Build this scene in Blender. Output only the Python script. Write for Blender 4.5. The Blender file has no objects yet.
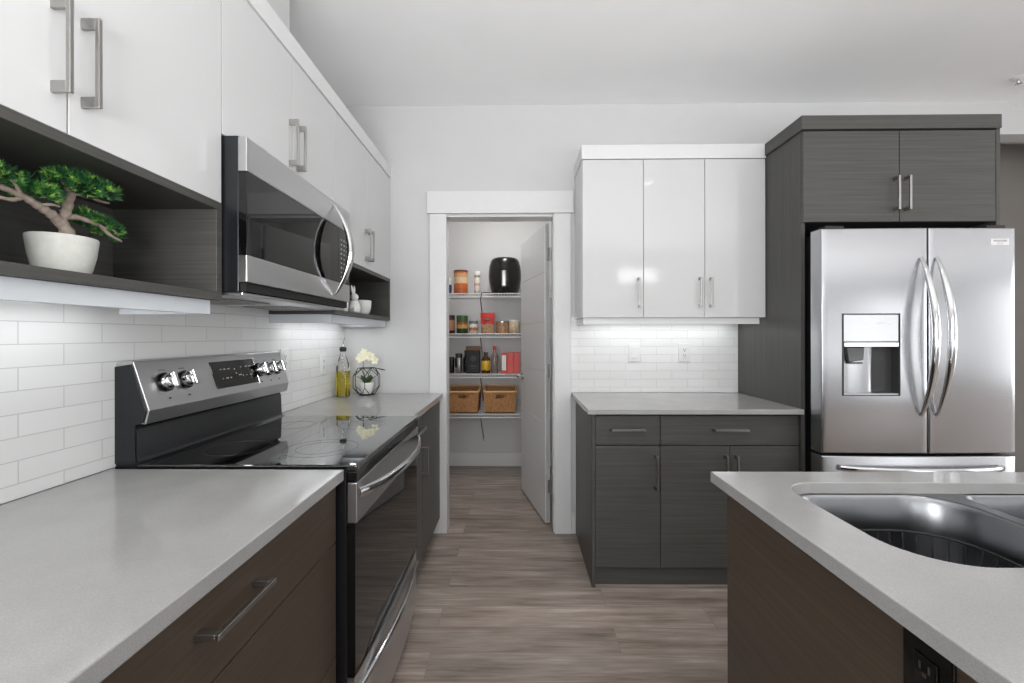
import bpy, bmesh, math, random
from mathutils import Vector, Matrix
random.seed(7)
S = bpy.context.scene
COL = S.collection
PI = math.pi

# ------------------------------------------------------------------ camera
cam_data = bpy.data.cameras.new('camera')
cam = bpy.data.objects.new('camera', cam_data)
COL.objects.link(cam)
cam_data.sensor_width = 36
cam_data.lens = 437 / 1024 * 36
cam_data.shift_y = -5.5 / 1024
cam_data.clip_start = 0.02
cam.matrix_world = (Matrix.Translation((0, 0, 1.277)) @ Matrix.Rotation(math.radians(0.656), 4, 'Z')
                    @ Matrix.Rotation(PI / 2, 4, 'X') @ Matrix.Rotation(math.radians(-0.1), 4, 'Z'))
S.camera = cam

# ------------------------------------------------------------------ world, light, exposure
w = bpy.data.worlds.new('world'); S.world = w; w.use_nodes = True
w.node_tree.nodes['Background'].inputs[0].default_value = (0.95, 0.97, 1.0, 1)
w.node_tree.nodes['Background'].inputs[1].default_value = 1.0
S.view_settings.view_transform = 'Standard'
S.view_settings.look = 'None'
S.view_settings.gamma = 1
S.view_settings.use_curve_mapping = False
S.view_settings.exposure = -0.42

def area(name, loc, target, sx, sy, power, col=(1, 1, 1), spread=180):
    l = bpy.data.lights.new(name, 'AREA'); l.shape = 'RECTANGLE'; l.size = sx; l.size_y = sy
    l.energy = power; l.color = col; l.spread = math.radians(spread)
    o = bpy.data.objects.new(name, l); COL.objects.link(o); o.location = loc
    d = Vector(target) - Vector(loc)
    o.rotation_euler = d.to_track_quat('-Z', 'Y').to_euler()
    return o
# daylight through the windows behind the camera and on the right of the room
DAY = (0.985, 0.99, 1.0)
area('daylight_rear_window', (0.05, -2.70, 1.25), (0.05, 0, 1.25), 2.2, 2.0, 16, DAY)
area('daylight_rear_transom', (2.135, -2.70, 2.34), (2.135, 0, 2.34), 0.7, 0.26, 3.2, DAY)
area('daylight_side_window', (6.42, 0.6, 1.35), (1.0, 0.6, 1.35), 2.8, 2.2, 56, DAY)
area('daylight_rear_window_right', (5.7, -2.70, 1.3), (5.7, 0, 1.3), 1.3, 1.9, 10, DAY)
# added fill lamps brightening the ceiling, standing in for a bounced flash
area('added_bounce_fill', (2.1, -1.25, 1.0), (2.1, -1.25, 3.0), 4.8, 2.2, 152, DAY)
area('added_forward_fill', (-0.45, -0.6, 1.5), (0.4, 2.1, 3.4), 0.8, 0.6, 32, DAY, 140)

# ------------------------------------------------------------------ helpers
class MB:
    def __init__(s): s.bm = bmesh.new(); s.slots = []
    def _merge(s, b2, mi=0, smooth=True):
        for f in b2.faces: f.material_index = mi; f.smooth = smooth
        me = bpy.data.meshes.new('t'); b2.to_mesh(me); b2.free()
        s.bm.from_mesh(me); bpy.data.meshes.remove(me); return s
    def box(s, x0, x1, y0, y1, z0, z1, bev=0.0, seg=2, mi=0):
        b = bmesh.new()
        bmesh.ops.create_cube(b, size=1)
        for v in b.verts:
            v.co = Vector(((x0 + x1) / 2 + v.co.x * abs(x1 - x0), (y0 + y1) / 2 + v.co.y * abs(y1 - y0), (z0 + z1) / 2 + v.co.z * abs(z1 - z0)))
        if bev: bmesh.ops.bevel(b, geom=b.edges[:], offset=bev, segments=seg, profile=0.5, affect='EDGES')
        return s._merge(b, mi, False)
    def prism(s, poly, axis, a, c, bev=0.0, mi=0, smooth=False):
        # poly: 2-D points; axis 'x': (y,z) extruded along x, 'y': (x,z), 'z': (x,y)
        b = bmesh.new()
        def P(p, t):
            return {'x': (t, p[0], p[1]), 'y': (p[0], t, p[1]), 'z': (p[0], p[1], t)}[axis]
        A = [b.verts.new(P(p, a)) for p in poly]; B = [b.verts.new(P(p, c)) for p in poly]
        n = len(poly)
        b.faces.new(A); b.faces.new(B[::-1])
        for i in range(n): b.faces.new((A[i], B[i], B[(i + 1) % n], A[(i + 1) % n]))
        bmesh.ops.recalc_face_normals(b, faces=b.faces[:])
        if bev: bmesh.ops.bevel(b, geom=b.edges[:], offset=bev, segments=2, profile=0.5, affect='EDGES')
        return s._merge(b, mi, smooth)
    def lathe(s, c, prof, n=32, axis='z', mi=0, sx=1.0, sy=1.0):
        b = bmesh.new(); rings = []
        for r, t in prof:
            ring = []
            for k in range(n):
                a = 2 * PI * k / n; u, v = r * math.cos(a) * sx, r * math.sin(a) * sy
                co = {'z': (u, v, t), 'y': (u, t, v), 'x': (t, u, v)}[axis]
                ring.append(b.verts.new(Vector(c) + Vector(co)))
            rings.append(ring)
        for i in range(len(rings) - 1):
            for k in range(n):
                b.faces.new((rings[i][k], rings[i][(k + 1) % n], rings[i + 1][(k + 1) % n], rings[i + 1][k]))
        b.faces.new(rings[0]); b.faces.new(rings[-1])
        bmesh.ops.recalc_face_normals(b, faces=b.faces[:])
        return s._merge(b, mi)
    def tube(s, pts, r, n=8, closed=False, mi=0):
        pts = [Vector(p) for p in pts]; m = len(pts)
        rr = r if isinstance(r, (list, tuple)) else [r] * m
        b = bmesh.new(); rings = []; up = None
        for i, p in enumerate(pts):
            if closed: t = pts[(i + 1) % m] - pts[i - 1]
            else: t = pts[min(i + 1, m - 1)] - pts[max(i - 1, 0)]
            t.normalize()
            if up is None:
                up = Vector((0, 0, 1)) if abs(t.z) < 0.9 else Vector((1, 0, 0))
            u = t.cross(up).normalized(); up = u.cross(t).normalized()
            rings.append([b.verts.new(p + rr[i] * (math.cos(2 * PI * k / n) * u + math.sin(2 * PI * k / n) * up)) for k in range(n)])
        for i in range(m if closed else m - 1):
            A, B = rings[i], rings[(i + 1) % m]
            for k in range(n): b.faces.new((A[k], A[(k + 1) % n], B[(k + 1) % n], B[k]))
        if not closed: b.faces.new(rings[0]); b.faces.new(rings[-1])
        bmesh.ops.recalc_face_normals(b, faces=b.faces[:])
        return s._merge(b, mi)
    def sweep(s, pts, side, ws, ts, n=14, mi=0):
        # elliptical band: half width ws along `side`, half thickness ts across it
        pts = [Vector(p) for p in pts]; side = Vector(side).normalized(); m = len(pts)
        b = bmesh.new(); rings = []
        for i, p in enumerate(pts):
            t = (pts[min(i + 1, m - 1)] - pts[max(i - 1, 0)]).normalized()
            nrm = t.cross(side).normalized()
            rings.append([b.verts.new(p + ws[i] * math.cos(2 * PI * k / n) * side + ts[i] * math.sin(2 * PI * k / n) * nrm) for k in range(n)])
        for i in range(m - 1):
            for k in range(n): b.faces.new((rings[i][k], rings[i][(k + 1) % n], rings[i + 1][(k + 1) % n], rings[i + 1][k]))
        b.faces.new(rings[0]); b.faces.new(rings[-1])
        bmesh.ops.recalc_face_normals(b, faces=b.faces[:])
        return s._merge(b, mi)
    def slab(s, outer, holes, z0, z1, bev=0.0, mi=0):
        b = bmesh.new(); es = []
        for loop in [outer] + holes:
            vs = [b.verts.new((p[0], p[1], z1)) for p in loop]
            for i in range(len(vs)): es.append(b.edges.new((vs[i], vs[(i + 1) % len(vs)])))
        bmesh.ops.triangle_fill(b, use_beauty=True, use_dissolve=False, edges=es)
        fs = b.faces[:]
        r = bmesh.ops.extrude_face_region(b, geom=fs)
        for v in [g for g in r['geom'] if isinstance(g, bmesh.types.BMVert)]: v.co.z = z0
        bmesh.ops.recalc_face_normals(b, faces=b.faces[:])
        if bev:
            ee = [e for e in b.edges if len(e.link_faces) == 2 and e.calc_face_angle(0) > 1.0 and abs(e.verts[0].co.z - z1) < 1e-5 and abs(e.verts[1].co.z - z1) < 1e-5]
            bmesh.ops.bevel(b, geom=ee, offset=bev, segments=2, profile=0.5, affect='EDGES')
        return s._merge(b, mi, False)
    def build(s, name, mat, parent=None, smooth=True):
        root = Vector((0, 0, 0))
        if parent is not None:
            p = parent
            while p.parent is not None: p = p.parent
            root = p.location.copy()
        me = bpy.data.meshes.new(name)
        if parent is not None: bmesh.ops.translate(s.bm, verts=s.bm.verts[:], vec=-root)
        if smooth:
            s.bm.normal_update()
            for e in s.bm.edges:
                if len(e.link_faces) == 2 and e.calc_face_angle(0) > math.radians(50): e.smooth = False
        s.bm.to_mesh(me); s.bm.free()
        if not smooth: me.polygons.foreach_set('use_smooth', [False] * len(me.polygons))
        for mt in (mat if isinstance(mat, list) else [mat]): me.materials.append(mt)
        o = bpy.data.objects.new(name, me); COL.objects.link(o)
        if parent is not None: o.parent = parent
        return o

def thing(name, loc, label, cat, group=None):
    o = bpy.data.objects.new(name, None); COL.objects.link(o); o.location = loc
    o.empty_display_size = 0.05
    o['label'] = label; o['category'] = cat
    if group: o['group'] = group
    return o
def tag(o, label, cat, group=None):
    o['label'] = label; o['category'] = cat
    if group: o['group'] = group
    return o
def struct(o, label=None):
    o['kind'] = 'structure'
    if label: o['label'] = label
    return o
def rrect(x0, x1, y0, y1, r, n=8):
    pts = []
    rs = r if isinstance(r, (list, tuple)) else [r] * 4   # corners: x1y1, x0y1, x0y0, x1y0
    for (cx, cy, a0), q in zip(((x1, y1, 0), (x0, y1, 90), (x0, y0, 180), (x1, y0, 270)), rs):
        ox = cx - q if cx == x1 else cx + q
        oy = cy - q if cy == y1 else cy + q
        for k in range(n + 1):
            a = math.radians(a0 + 90 * k / n)
            pts.append((ox + q * math.cos(a), oy + q * math.sin(a)))
    return pts

# ------------------------------------------------------------------ materials
def lin(c):
    return tuple(((v / 255) / 12.92 if v / 255 <= 0.04045 else ((v / 255 + 0.055) / 1.055) ** 2.4) for v in c) + (1,)
class NT:
    def __init__(s, name):
        s.m = bpy.data.materials.new(name); s.m.use_nodes = True
        s.t = s.m.node_tree; s.b = s.t.nodes['Principled BSDF']
    def n(s, typ, **kw):
        x = s.t.nodes.new(typ)
        for k, v in kw.items(): setattr(x, k, v)
        return x
    def l(s, a, b): s.t.links.new(a, b)
    def coord(s, scale=(1, 1, 1), rot=(0, 0, 0), loc=(0, 0, 0)):
        c = s.n('ShaderNodeTexCoord'); m = s.n('ShaderNodeMapping')
        m.inputs['Scale'].default_value = scale; m.inputs['Rotation'].default_value = rot; m.inputs['Location'].default_value = loc
        s.l(c.outputs['Object'], m.inputs[0]); return m.outputs[0]
    def noise(s, vec, scale, detail=4, rough=0.55):
        x = s.n('ShaderNodeTexNoise'); x.inputs['Scale'].default_value = scale; x.inputs['Detail'].default_value = detail
        x.inputs['Roughness'].default_value = rough; s.l(vec, x.inputs['Vector']); return x.outputs['Fac']
    def ramp(s, fac, stops):
        r = s.n('ShaderNodeValToRGB'); e = r.color_ramp.elements
        while len(e) < len(stops): e.new(0.5)
        for q, (p, c) in zip(e, stops): q.position = p; q.color = c if len(c) == 4 else c + (1,)
        s.l(fac, r.inputs[0]); return r.outputs[0]
    def bump(s, h, strength, dist=0.001):
        x = s.n('ShaderNodeBump'); x.inputs['Strength'].default_value = strength; x.inputs['Distance'].default_value = dist
        s.l(h, x.inputs['Height']); s.l(x.outputs[0], s.b.inputs['Normal'])
    def set(s, **kw):
        mp = dict(col='Base Color', rough='Roughness', metal='Metallic', coat='Coat Weight', coatr='Coat Roughness', spec='Specular IOR Level',
                  trans='Transmission Weight', ior='IOR', aniso='Anisotropic')
        for k, v in kw.items(): s.b.inputs[mp[k]].default_value = v
        return s
def plain(name, rgb, rough=0.5, metal=0.0, var=0.04, scale=30, **kw):
    t = NT(name); t.set(rough=rough, metal=metal, **kw)
    c = lin(rgb); f = t.noise(t.coord(), scale, 3)
    lo = tuple(v * (1 - var) for v in c[:3]); hi = tuple(min(1, v * (1 + var)) for v in c[:3])
    t.l(t.ramp(f, [(0.3, lo), (0.7, hi)]), t.b.inputs['Base Color'])
    return t.m
def wood(name, scale, dark, light, rough=0.42):
    t = NT(name); t.set(rough=rough, spec=0.4)
    v = t.coord(scale)
    f = t.noise(v, 1.0, 6, 0.62)
    t.l(t.ramp(f, [(0.28, lin(dark)), (0.5, lin(tuple((a + b) / 2 for a, b in zip(dark, light)))), (0.72, lin(light))]), t.b.inputs['Base Color'])
    t.bump(f, 0.12, 0.0004)
    return t.m
DK, LT = (62, 61, 58), (82, 81, 78)
M = {}
M['wood_h'] = wood('dark_laminate_horizontal_grain', (2.2, 2.2, 150), DK, LT)
M['wood_v'] = wood('dark_laminate_vertical_grain', (130, 130, 2.0), DK, LT)
M['wood_i'] = wood('brown_laminate_horizontal_grain', (2.2, 2.2, 130), (66, 56, 46), (84, 72, 61))
M['wood_edge'] = wood('dark_laminate_edge', (3, 3, 160), (74, 70, 66), (98, 93, 88))
M['white_gloss'] = plain('white_gloss_lacquer', (203, 203, 203), 0.07, var=0.004, coat=0.3, coatr=0.03)
M['white_satin'] = plain('white_satin_paint', (217, 217, 217), 0.35, var=0.01)
M['valance'] = plain('grey_white_valance', (204, 208, 212), 0.4, var=0.01)
M['wall'] = plain('wall_paint', (201, 201, 201), 0.7, var=0.012, scale=6)
M['ceiling'] = plain('ceiling_paint', (243, 243, 243), 0.5, var=0.01, scale=4)
M['taupe'] = plain('taupe_wall_paint', (134, 129, 124), 0.7, var=0.02, scale=5)
M['gap'] = plain('dark_gap', (22, 21, 20), 0.8)
M['black_metal'] = plain('black_enamel', (20, 22, 25), 0.3, var=0.05)
M['black_matte'] = plain('black_matte', (26, 26, 27), 0.6)
M['black_gloss'] = plain('black_gloss_plastic', (14, 14, 14), 0.12, var=0.05)
M['black_glass'] = plain('black_ceramic_glass', (10, 10, 11), 0.03, var=0.02, spec=0.6)
M['cooktop'] = plain('glossy_cooktop_glass', (12, 12, 13), 0.03, var=0.02, spec=1.0, coat=0.7, coatr=0.02)
M['nickel'] = plain('brushed_nickel', (168, 166, 163), 0.3, 1.0, var=0.03, scale=200)
M['chrome'] = plain('polished_steel', (205, 205, 206), 0.12, 1.0, var=0.02)
M['white_plastic'] = plain('white_plastic', (224, 224, 223), 0.3, var=0.01)
M['white_wire'] = plain('white_coated_wire', (228, 228, 228), 0.4, var=0.01)
M['grey_mark'] = plain('grey_marking', (165, 165, 165), 0.5)
M['dark_mark'] = plain('dark_marking', (60, 60, 60), 0.5)
M['ring'] = plain('burner_ring_print', (74, 74, 74), 0.15)

def steel(name, rgb, scale, r0=0.2, r1=0.36):
    t = NT(name); t.set(metal=1.0)
    f = t.noise(t.coord(scale), 1.0, 4, 0.6)
    c = lin(rgb)
    t.l(t.ramp(f, [(0.3, tuple(v * 0.985 for v in c[:3])), (0.7, tuple(min(1, v * 1.01) for v in c[:3]))]), t.b.inputs['Base Color'])
    t.set(rough=(r0 + r1) / 2)
    return t.m
M['steel_x'] = steel('brushed_steel_across', (196, 197, 199), (4, 400, 400))       # grain along x
M['steel_y'] = steel('brushed_steel_along', (196, 196, 197), (400, 4, 400))
M['steel_z'] = steel('brushed_steel_upright', (186, 187, 190), (400, 400, 4), 0.22, 0.28)
M['steel_sink'] = steel('satin_sink_steel', (138, 139, 142), (2, 2, 300), 0.24, 0.32)

def quartz():
    t = NT('grey_quartz'); t.set(rough=0.13, spec=0.45)
    v = t.coord()
    f = t.noise(v, 420, 2); g = t.noise(v, 9, 5)
    base = t.ramp(f, [(0.3, lin((154, 153, 152))), (0.55, lin((161, 160, 159))), (0.75, lin((168, 167, 167)))])
    mx = t.n('ShaderNodeMixRGB', blend_type='MULTIPLY'); mx.inputs[0].default_value = 1
    t.l(base, mx.inputs[1]); t.l(t.ramp(g, [(0.35, (0.93, 0.93, 0.93)), (0.65, (1, 1, 1))]), mx.inputs[2])
    t.l(mx.outputs[0], t.b.inputs['Base Color'])
    return t.m
M['quartz'] = quartz()

def floor_mat():
    t = NT('grey_brown_plank_floor'); t.set(rough=0.34, spec=0.4)
    v = t.coord(loc=(0.35, 0.06, 0))
    br = t.n('ShaderNodeTexBrick'); br.offset = 0.37; br.offset_frequency = 2
    br.inputs['Scale'].default_value = 1; br.inputs['Brick Width'].default_value = 1.22; br.inputs['Row Height'].default_value = 0.152
    br.inputs['Mortar Size'].default_value = 0.0014; br.inputs['Mortar Smooth'].default_value = 0.2; br.inputs['Bias'].default_value = 0
    br.inputs['Color1'].default_value = (0, 0, 0, 1); br.inputs['Color2'].default_value = (1, 1, 1, 1); br.inputs['Mortar'].default_value = (0.5, 0.5, 0.5, 1)
    t.l(v, br.inputs['Vector'])
    # per-plank offset of the grain
    sep = t.n('ShaderNodeSeparateColor'); t.l(br.outputs['Color'], sep.inputs[0])
    comb = t.n('ShaderNodeCombineXYZ'); mul = t.n('ShaderNodeMath', operation='MULTIPLY'); mul.inputs[1].default_value = 17.0
    t.l(sep.outputs[0], mul.inputs[0]); t.l(mul.outputs[0], comb.inputs[2]); t.l(mul.outputs[0], comb.inputs[0])
    add = t.n('ShaderNodeVectorMath', operation='ADD'); t.l(t.coord((1.5, 13, 1)), add.inputs[0]); t.l(comb.outputs[0], add.inputs[1])
    f = t.noise(add.outputs[0], 1.6, 8, 0.6)
    add2 = t.n('ShaderNodeVectorMath', operation='ADD'); t.l(t.coord((4, 120, 1)), add2.inputs[0]); t.l(comb.outputs[0], add2.inputs[1])
    g = t.noise(add2.outputs[0], 1.0, 4, 0.6)
    col = t.ramp(f, [(0.25, lin((106, 94, 87))), (0.44, lin((152, 139, 130))), (0.58, lin((170, 158, 149))), (0.76, lin((204, 192, 183)))])
    m1 = t.n('ShaderNodeMixRGB', blend_type='MULTIPLY'); m1.inputs[0].default_value = 0.75
    t.l(col, m1.inputs[1]); t.l(t.ramp(g, [(0.3, (0.62, 0.60, 0.59)), (0.7, (1.1, 1.1, 1.1))]), m1.inputs[2])
    m2 = t.n('ShaderNodeMixRGB', blend_type='MULTIPLY'); m2.inputs[0].default_value = 1
    t.l(m1.outputs[0], m2.inputs[1]); t.l(t.ramp(sep.outputs[0], [(0.0, (0.82, 0.82, 0.82)), (1.0, (1.08, 1.07, 1.06))]), m2.inputs[2])
    m3 = t.n('ShaderNodeMixRGB', blend_type='MIX'); t.l(br.outputs['Fac'], m3.inputs[0])
    t.l(m2.outputs[0], m3.inputs[1]); m3.inputs[2].default_value = lin((128, 117, 109))
    t.l(m3.outputs[0], t.b.inputs['Base Color'])
    t.bump(g, 0.12, 0.0006)
    return t.m
M['floor'] = floor_mat()

def tile(name, horiz, u0, v0):
    t = NT(name); t.set(rough=0.12, spec=0.5)
    c = t.n('ShaderNodeTexCoord'); sp = t.n('ShaderNodeSeparateXYZ'); t.l(c.outputs['Object'], sp.inputs[0])
    cb = t.n('ShaderNodeCombineXYZ'); t.l(sp.outputs[0 if horiz == 'x' else 1], cb.inputs[0]); t.l(sp.outputs[2], cb.inputs[1])
    mp = t.n('ShaderNodeMapping'); mp.inputs['Location'].default_value = (-u0, -v0, 0); t.l(cb.outputs[0], mp.inputs[0])
    br = t.n('ShaderNodeTexBrick'); br.offset = 0.5
    br.inputs['Scale'].default_value = 1; br.inputs['Brick Width'].default_value = 0.2; br.inputs['Row Height'].default_value = 0.0525
    br.inputs['Mortar Size'].default_value = 0.0011; br.inputs['Mortar Smooth'].default_value = 0.15; br.inputs['Bias'].default_value = 0
    br.inputs['Color1'].default_value = lin((222, 222, 221)); br.inputs['Color2'].default_value = lin((227, 227, 226)); br.inputs['Mortar'].default_value = lin((196, 195, 193))
    t.l(mp.outputs[0], br.inputs['Vector']); t.l(br.outputs['Color'], t.b.inputs['Base Color'])
    b = t.n('ShaderNodeBump', invert=True); b.inputs['Strength'].default_value = 0.5; b.inputs['Distance'].default_value = 0.0012
    t.l(br.outputs['Fac'], b.inputs['Height']); t.l(b.outputs[0], t.b.inputs['Normal'])
    return t.m
M['tile_left'] = tile('white_subway_tile_left', 'y', 1.075, 0.945)
M['tile_back'] = tile('white_subway_tile_back', 'x', 0.40, 0.945)

def emit(name, col, s):
    t = NT(name); t.set(rough=0.4); t.b.inputs['Base Color'].default_value = col
    t.b.inputs['Emission Color'].default_value = col; t.b.inputs['Emission Strength'].default_value = s
    return t.m
M['led'] = emit('led_diffuser', (0.93, 0.97, 1.0, 1), 2.5)
M['downlight'] = emit('downlight_lens', (1, 0.97, 0.92, 1), 9)
M['day_pane'] = emit('bright_daylit_pane', (0.95, 0.98, 1.0, 1), 1.8)
def glass(name, col=(1, 1, 1, 1), rough=0.0, ior=1.45):
    t = NT(name); t.set(trans=1.0, rough=rough, ior=ior); t.b.inputs['Base Color'].default_value = col; return t.m
M['glass'] = glass('clear_glass')
M['oil'] = glass('olive_oil', (0.80, 0.66, 0.03, 1), 0.0, 1.36)

# ------------------------------------------------------------------ room shell
ZC = 2.778; YB = 2.84; XL = -1.135
b = MB(); b.box(-2.2, 6.5, -2.8, 6.2, -0.06, 0); struct(b.build('floor', M['floor'], smooth=False))
b = MB(); b.box(-2.2, 3.12, -2.8, 4.5, ZC, ZC + 0.06)
b.prism([(3.12, ZC), (3.12, ZC + 0.06), (6.5, ZC - 1.44), (6.5, ZC - 1.5)], 'y', 1.9, 3.0)
b.box(3.12, 6.5, -2.8, 1.9, ZC, ZC + 0.06); b.box(1.6, 6.5, 3.0, 6.2, ZC, ZC + 0.06)
struct(b.build('ceiling', M['ceiling'], smooth=False))
b = MB(); b.box(XL - 0.12, XL, -2.8, YB, 0, ZC); struct(b.build('wall_left', M['wall'], smooth=False))
OX0, OX1, OZ = -0.456, 0.24, 2.06          # pantry opening
HX0, HX1, HZ = 2.41, 4.6, 2.566             # wide opening to the hall
b = MB()
b.box(XL - 0.12, OX0 - 0.012, YB, YB + 0.12, 0, ZC); b.box(OX0 - 0.012, OX1 + 0.004, YB, YB + 0.12, OZ + 0.004, ZC)
b.box(OX1 + 0.004, HX0, YB, YB + 0.12, 0, ZC); b.box(HX0, HX1, YB, YB + 0.12, HZ, ZC); b.box(HX1, 6.5, YB, YB + 0.12, 0, ZC)
struct(b.build('wall_back', M['wall'], smooth=False))
# rear wall with a glazed patio door and a transom window, right wall with a wide window
b = MB()
def wall_holes(b, axis, fixed, thick, a0, a1, holes):
    xs = sorted({a0, a1} | {h[0] for h in holes} | {h[1] for h in holes}); zs = sorted({0, ZC} | {h[2] for h in holes} | {h[3] for h in holes})
    for i in range(len(xs) - 1):
        for j in range(len(zs) - 1):
            cx, cz = (xs[i] + xs[i + 1]) / 2, (zs[j] + zs[j + 1]) / 2
            if any(h[0] < cx < h[1] and h[2] < cz < h[3] for h in holes): continue
            if axis == 'x': b.box(xs[i], xs[i + 1], fixed - thick, fixed, zs[j], zs[j + 1])
            else: b.box(fixed, fixed + thick, xs[i], xs[i + 1], zs[j], zs[j + 1])
RH = [(-1.05, 1.15, 0.2, 2.3), (1.77, 2.5, 2.20, 2.48), (5.05, 6.35, 0.3, 2.3)]
wall_holes(b, 'x', -2.8, 0.12, -1.255, 6.5, RH); struct(b.build('wall_rear', M['wall'], smooth=False))
b = MB(); SH = [(-0.85, 2.05, 0.2, 2.5)]
wall_holes(b, 'y', 6.5, 0.12, -2.8, 6.2, SH); struct(b.build('wall_right', M['wall'], smooth=False))
wn = 1
for h in RH:
    b = MB()
    for (x0, x1, z0, z1) in ((h[0], h[1], h[2], h[2] + 0.05), (h[0], h[1], h[3] - 0.05, h[3]), (h[0], h[0] + 0.05, h[2], h[3]), (h[1] - 0.05, h[1], h[2], h[3]), ((h[0] + h[1]) / 2 - 0.03, (h[0] + h[1]) / 2 + 0.03, h[2], h[3])):
        b.box(x0, x1, -2.9, -2.84, z0, z1)
    o = struct(b.build('window_%d' % wn, M['white_satin'], smooth=False)); wn += 1
    b = MB(); b.box(h[0], h[1], -2.91, -2.905, h[2], h[3]); b.build('pane', M['day_pane'], o)
for h in SH:
    b = MB()
    for (y0, y1, z0, z1) in ((h[0], h[1], h[2], h[2] + 0.05), (h[0], h[1], h[3] - 0.05, h[3]), (h[0], h[0] + 0.05, h[2], h[3]), (h[1] - 0.05, h[1], h[2], h[3]), ((h[0] + h[1]) / 2 - 0.03, (h[0] + h[1]) / 2 + 0.03, h[2], h[3])):
        b.box(6.54, 6.6, y0, y1, z0, z1)
    o = struct(b.build('window_%d' % wn, M['white_satin'], smooth=False))
    b = MB(); b.box(6.605, 6.61, h[0], h[1], h[2], h[3]); b.build('pane', M['day_pane'], o)
# pantry shell
PB = 4.30; PL, PR = -0.95, 0.80
b = MB(); b.box(PL - 0.1, PR + 0.1, PB, PB + 0.1, 0, ZC); struct(b.build('wall_pantry_back', M['wall'], smooth=False))
b = MB(); b.box(PL - 0.1, PL, YB + 0.12, PB, 0, ZC); struct(b.build('wall_pantry_left', M['wall'], smooth=False))
b = MB(); b.box(PR, PR + 0.1, YB + 0.12, PB, 0, ZC); struct(b.build('wall_pantry_right', M['wall'], smooth=False))
b = MB(); b.box(PL, PR, PB - 0.014, PB, 0, 0.13, 0.003); struct(b.build('baseboard_pantry', M['white_satin']))
# hall beyond the wide opening
b = MB(); b.box(1.6, 6.5, 3.48, 3.58, 0, ZC); struct(b.build('wall_hall', M['taupe'], smooth=False))
b = MB(); b.box(1.6, 1.7, 2.961, 3.479, 0, ZC); struct(b.build('wall_hall_left', M['taupe'], smooth=False))
b = MB(); b.box(4.0, 5.4, 3.455, 3.479, 2.095, 2.115, 0.003); struct(b.build('trim_2', M['gap']), 'dark trim line on the taupe hall wall')
# boxed-in duct above the microwave cabinet
b = MB(); b.box(XL, -0.95, 1.36, 1.82, 2.32, ZC); struct(b.build('wall_chase', M['wall'], smooth=False))
# door casing and jamb
b = MB()
b.box(OX0 - 0.108, OX0, YB - 0.02, YB, 0, OZ + 0.008, 0.002); b.box(OX1, OX1 + 0.108, YB - 0.02, YB, 0, OZ + 0.008, 0.002)
b.box(OX0 - 0.125, OX1 + 0.125, YB - 0.026, YB, OZ + 0.010, OZ + 0.152, 0.002)
b.box(OX0 - 0.012, OX0 - 0.004, YB + 0.0005, YB + 0.121, 0, OZ, 0.001); b.box(OX1 - 0.006, OX1 + 0.004, YB + 0.0005, YB + 0.121, 0, OZ, 0.001); b.box(OX0, OX1 - 0.007, YB + 0.0005, YB + 0.121, OZ - 0.008, OZ + 0.004, 0.001)
struct(b.build('trim_1', M['white_satin']), 'white casing around the pantry doorway')
b = MB(); b.box(OX1 + 0.109, 0.377, YB - 0.016, YB, 0, 0.13, 0.003); struct(b.build('baseboard_back', M['white_satin']))
# tile
b = MB(); b.box(XL, XL + 0.007, -0.3, YB, 0.912, 1.40); struct(b.build('trim_3', M['tile_left'], smooth=False), 'white subway tile on the left wall')
b = MB(); b.box(0.35, 1.424, YB - 0.007, YB, 0.912, 1.40); struct(b.build('trim_4', M['tile_back'], smooth=False), 'white subway tile on the back wall')

# pantry door, swung into the pantry
hp = Vector((0.222, 2.965, 0)); ang = math.radians(13.0)
def dpt(u, v, z):   # u along the leaf from the hinge, v across its thickness
    d = Vector((-math.sin(ang), math.cos(ang), 0)); n = Vector((-math.cos(ang), -math.sin(ang), 0))
    return hp + d * u + n * v + Vector((0, 0, z))
def dbox(mb, u0, u1, v0, v1, z0, z1, bev=0.0):
    t = MB(); t.box(u0, u1, v0, v1, z0, z1, bev)
    for v in t.bm.verts: v.co = dpt(v.co.x, v.co.y, v.co.z)
    bmesh.ops.recalc_face_normals(t.bm, faces=t.bm.faces[:])
    mb._merge(t.bm, 0, False)
b = MB()
dbox(b, 0, 0.68, 0.004, 0.031, 0.012, 2.035)
zs = [0.012, 0.35, 0.69, 1.03, 1.37, 1.71, 2.035]
for i in range(6): dbox(b, 0.0, 0.68, 0.0, 0.035, zs[i] + (0.003 if i else 0), zs[i + 1] - (0.003 if i < 5 else 0), 0.0015)
door = struct(b.build('door_1', M['white_satin'], smooth=False), 'white pantry door standing open into the pantry')
for z in (0.257, 1.04, 1.83):
    b = MB(); dbox(b, -0.004, 0.0, -0.002, 0.016, z - 0.045, z + 0.045); t = MB()
    p0, p1 = dpt(-0.006, -0.004, z - 0.045), dpt(-0.006, -0.004, z + 0.045); b.tube([p0, p1], 0.006, 10)
    b.build('hinge', M['nickel'], door)
b = MB(); c0 = dpt(0.62, 0.036, 0.95); n = Vector((-math.cos(ang), -math.sin(ang), 0)); d = Vector((-math.sin(ang), math.cos(ang), 0))
b.tube([c0, c0 + n * 0.008], 0.027, 20); b.tube([c0 + n * 0.008, c0 + n * 0.05], 0.009, 12); b.tube([c0 + n * 0.05 - d * -0.008, c0 + n * 0.052 - d * 0.11], 0.009, 12)
b.build('door_handle', M['nickel'], door)

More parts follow.
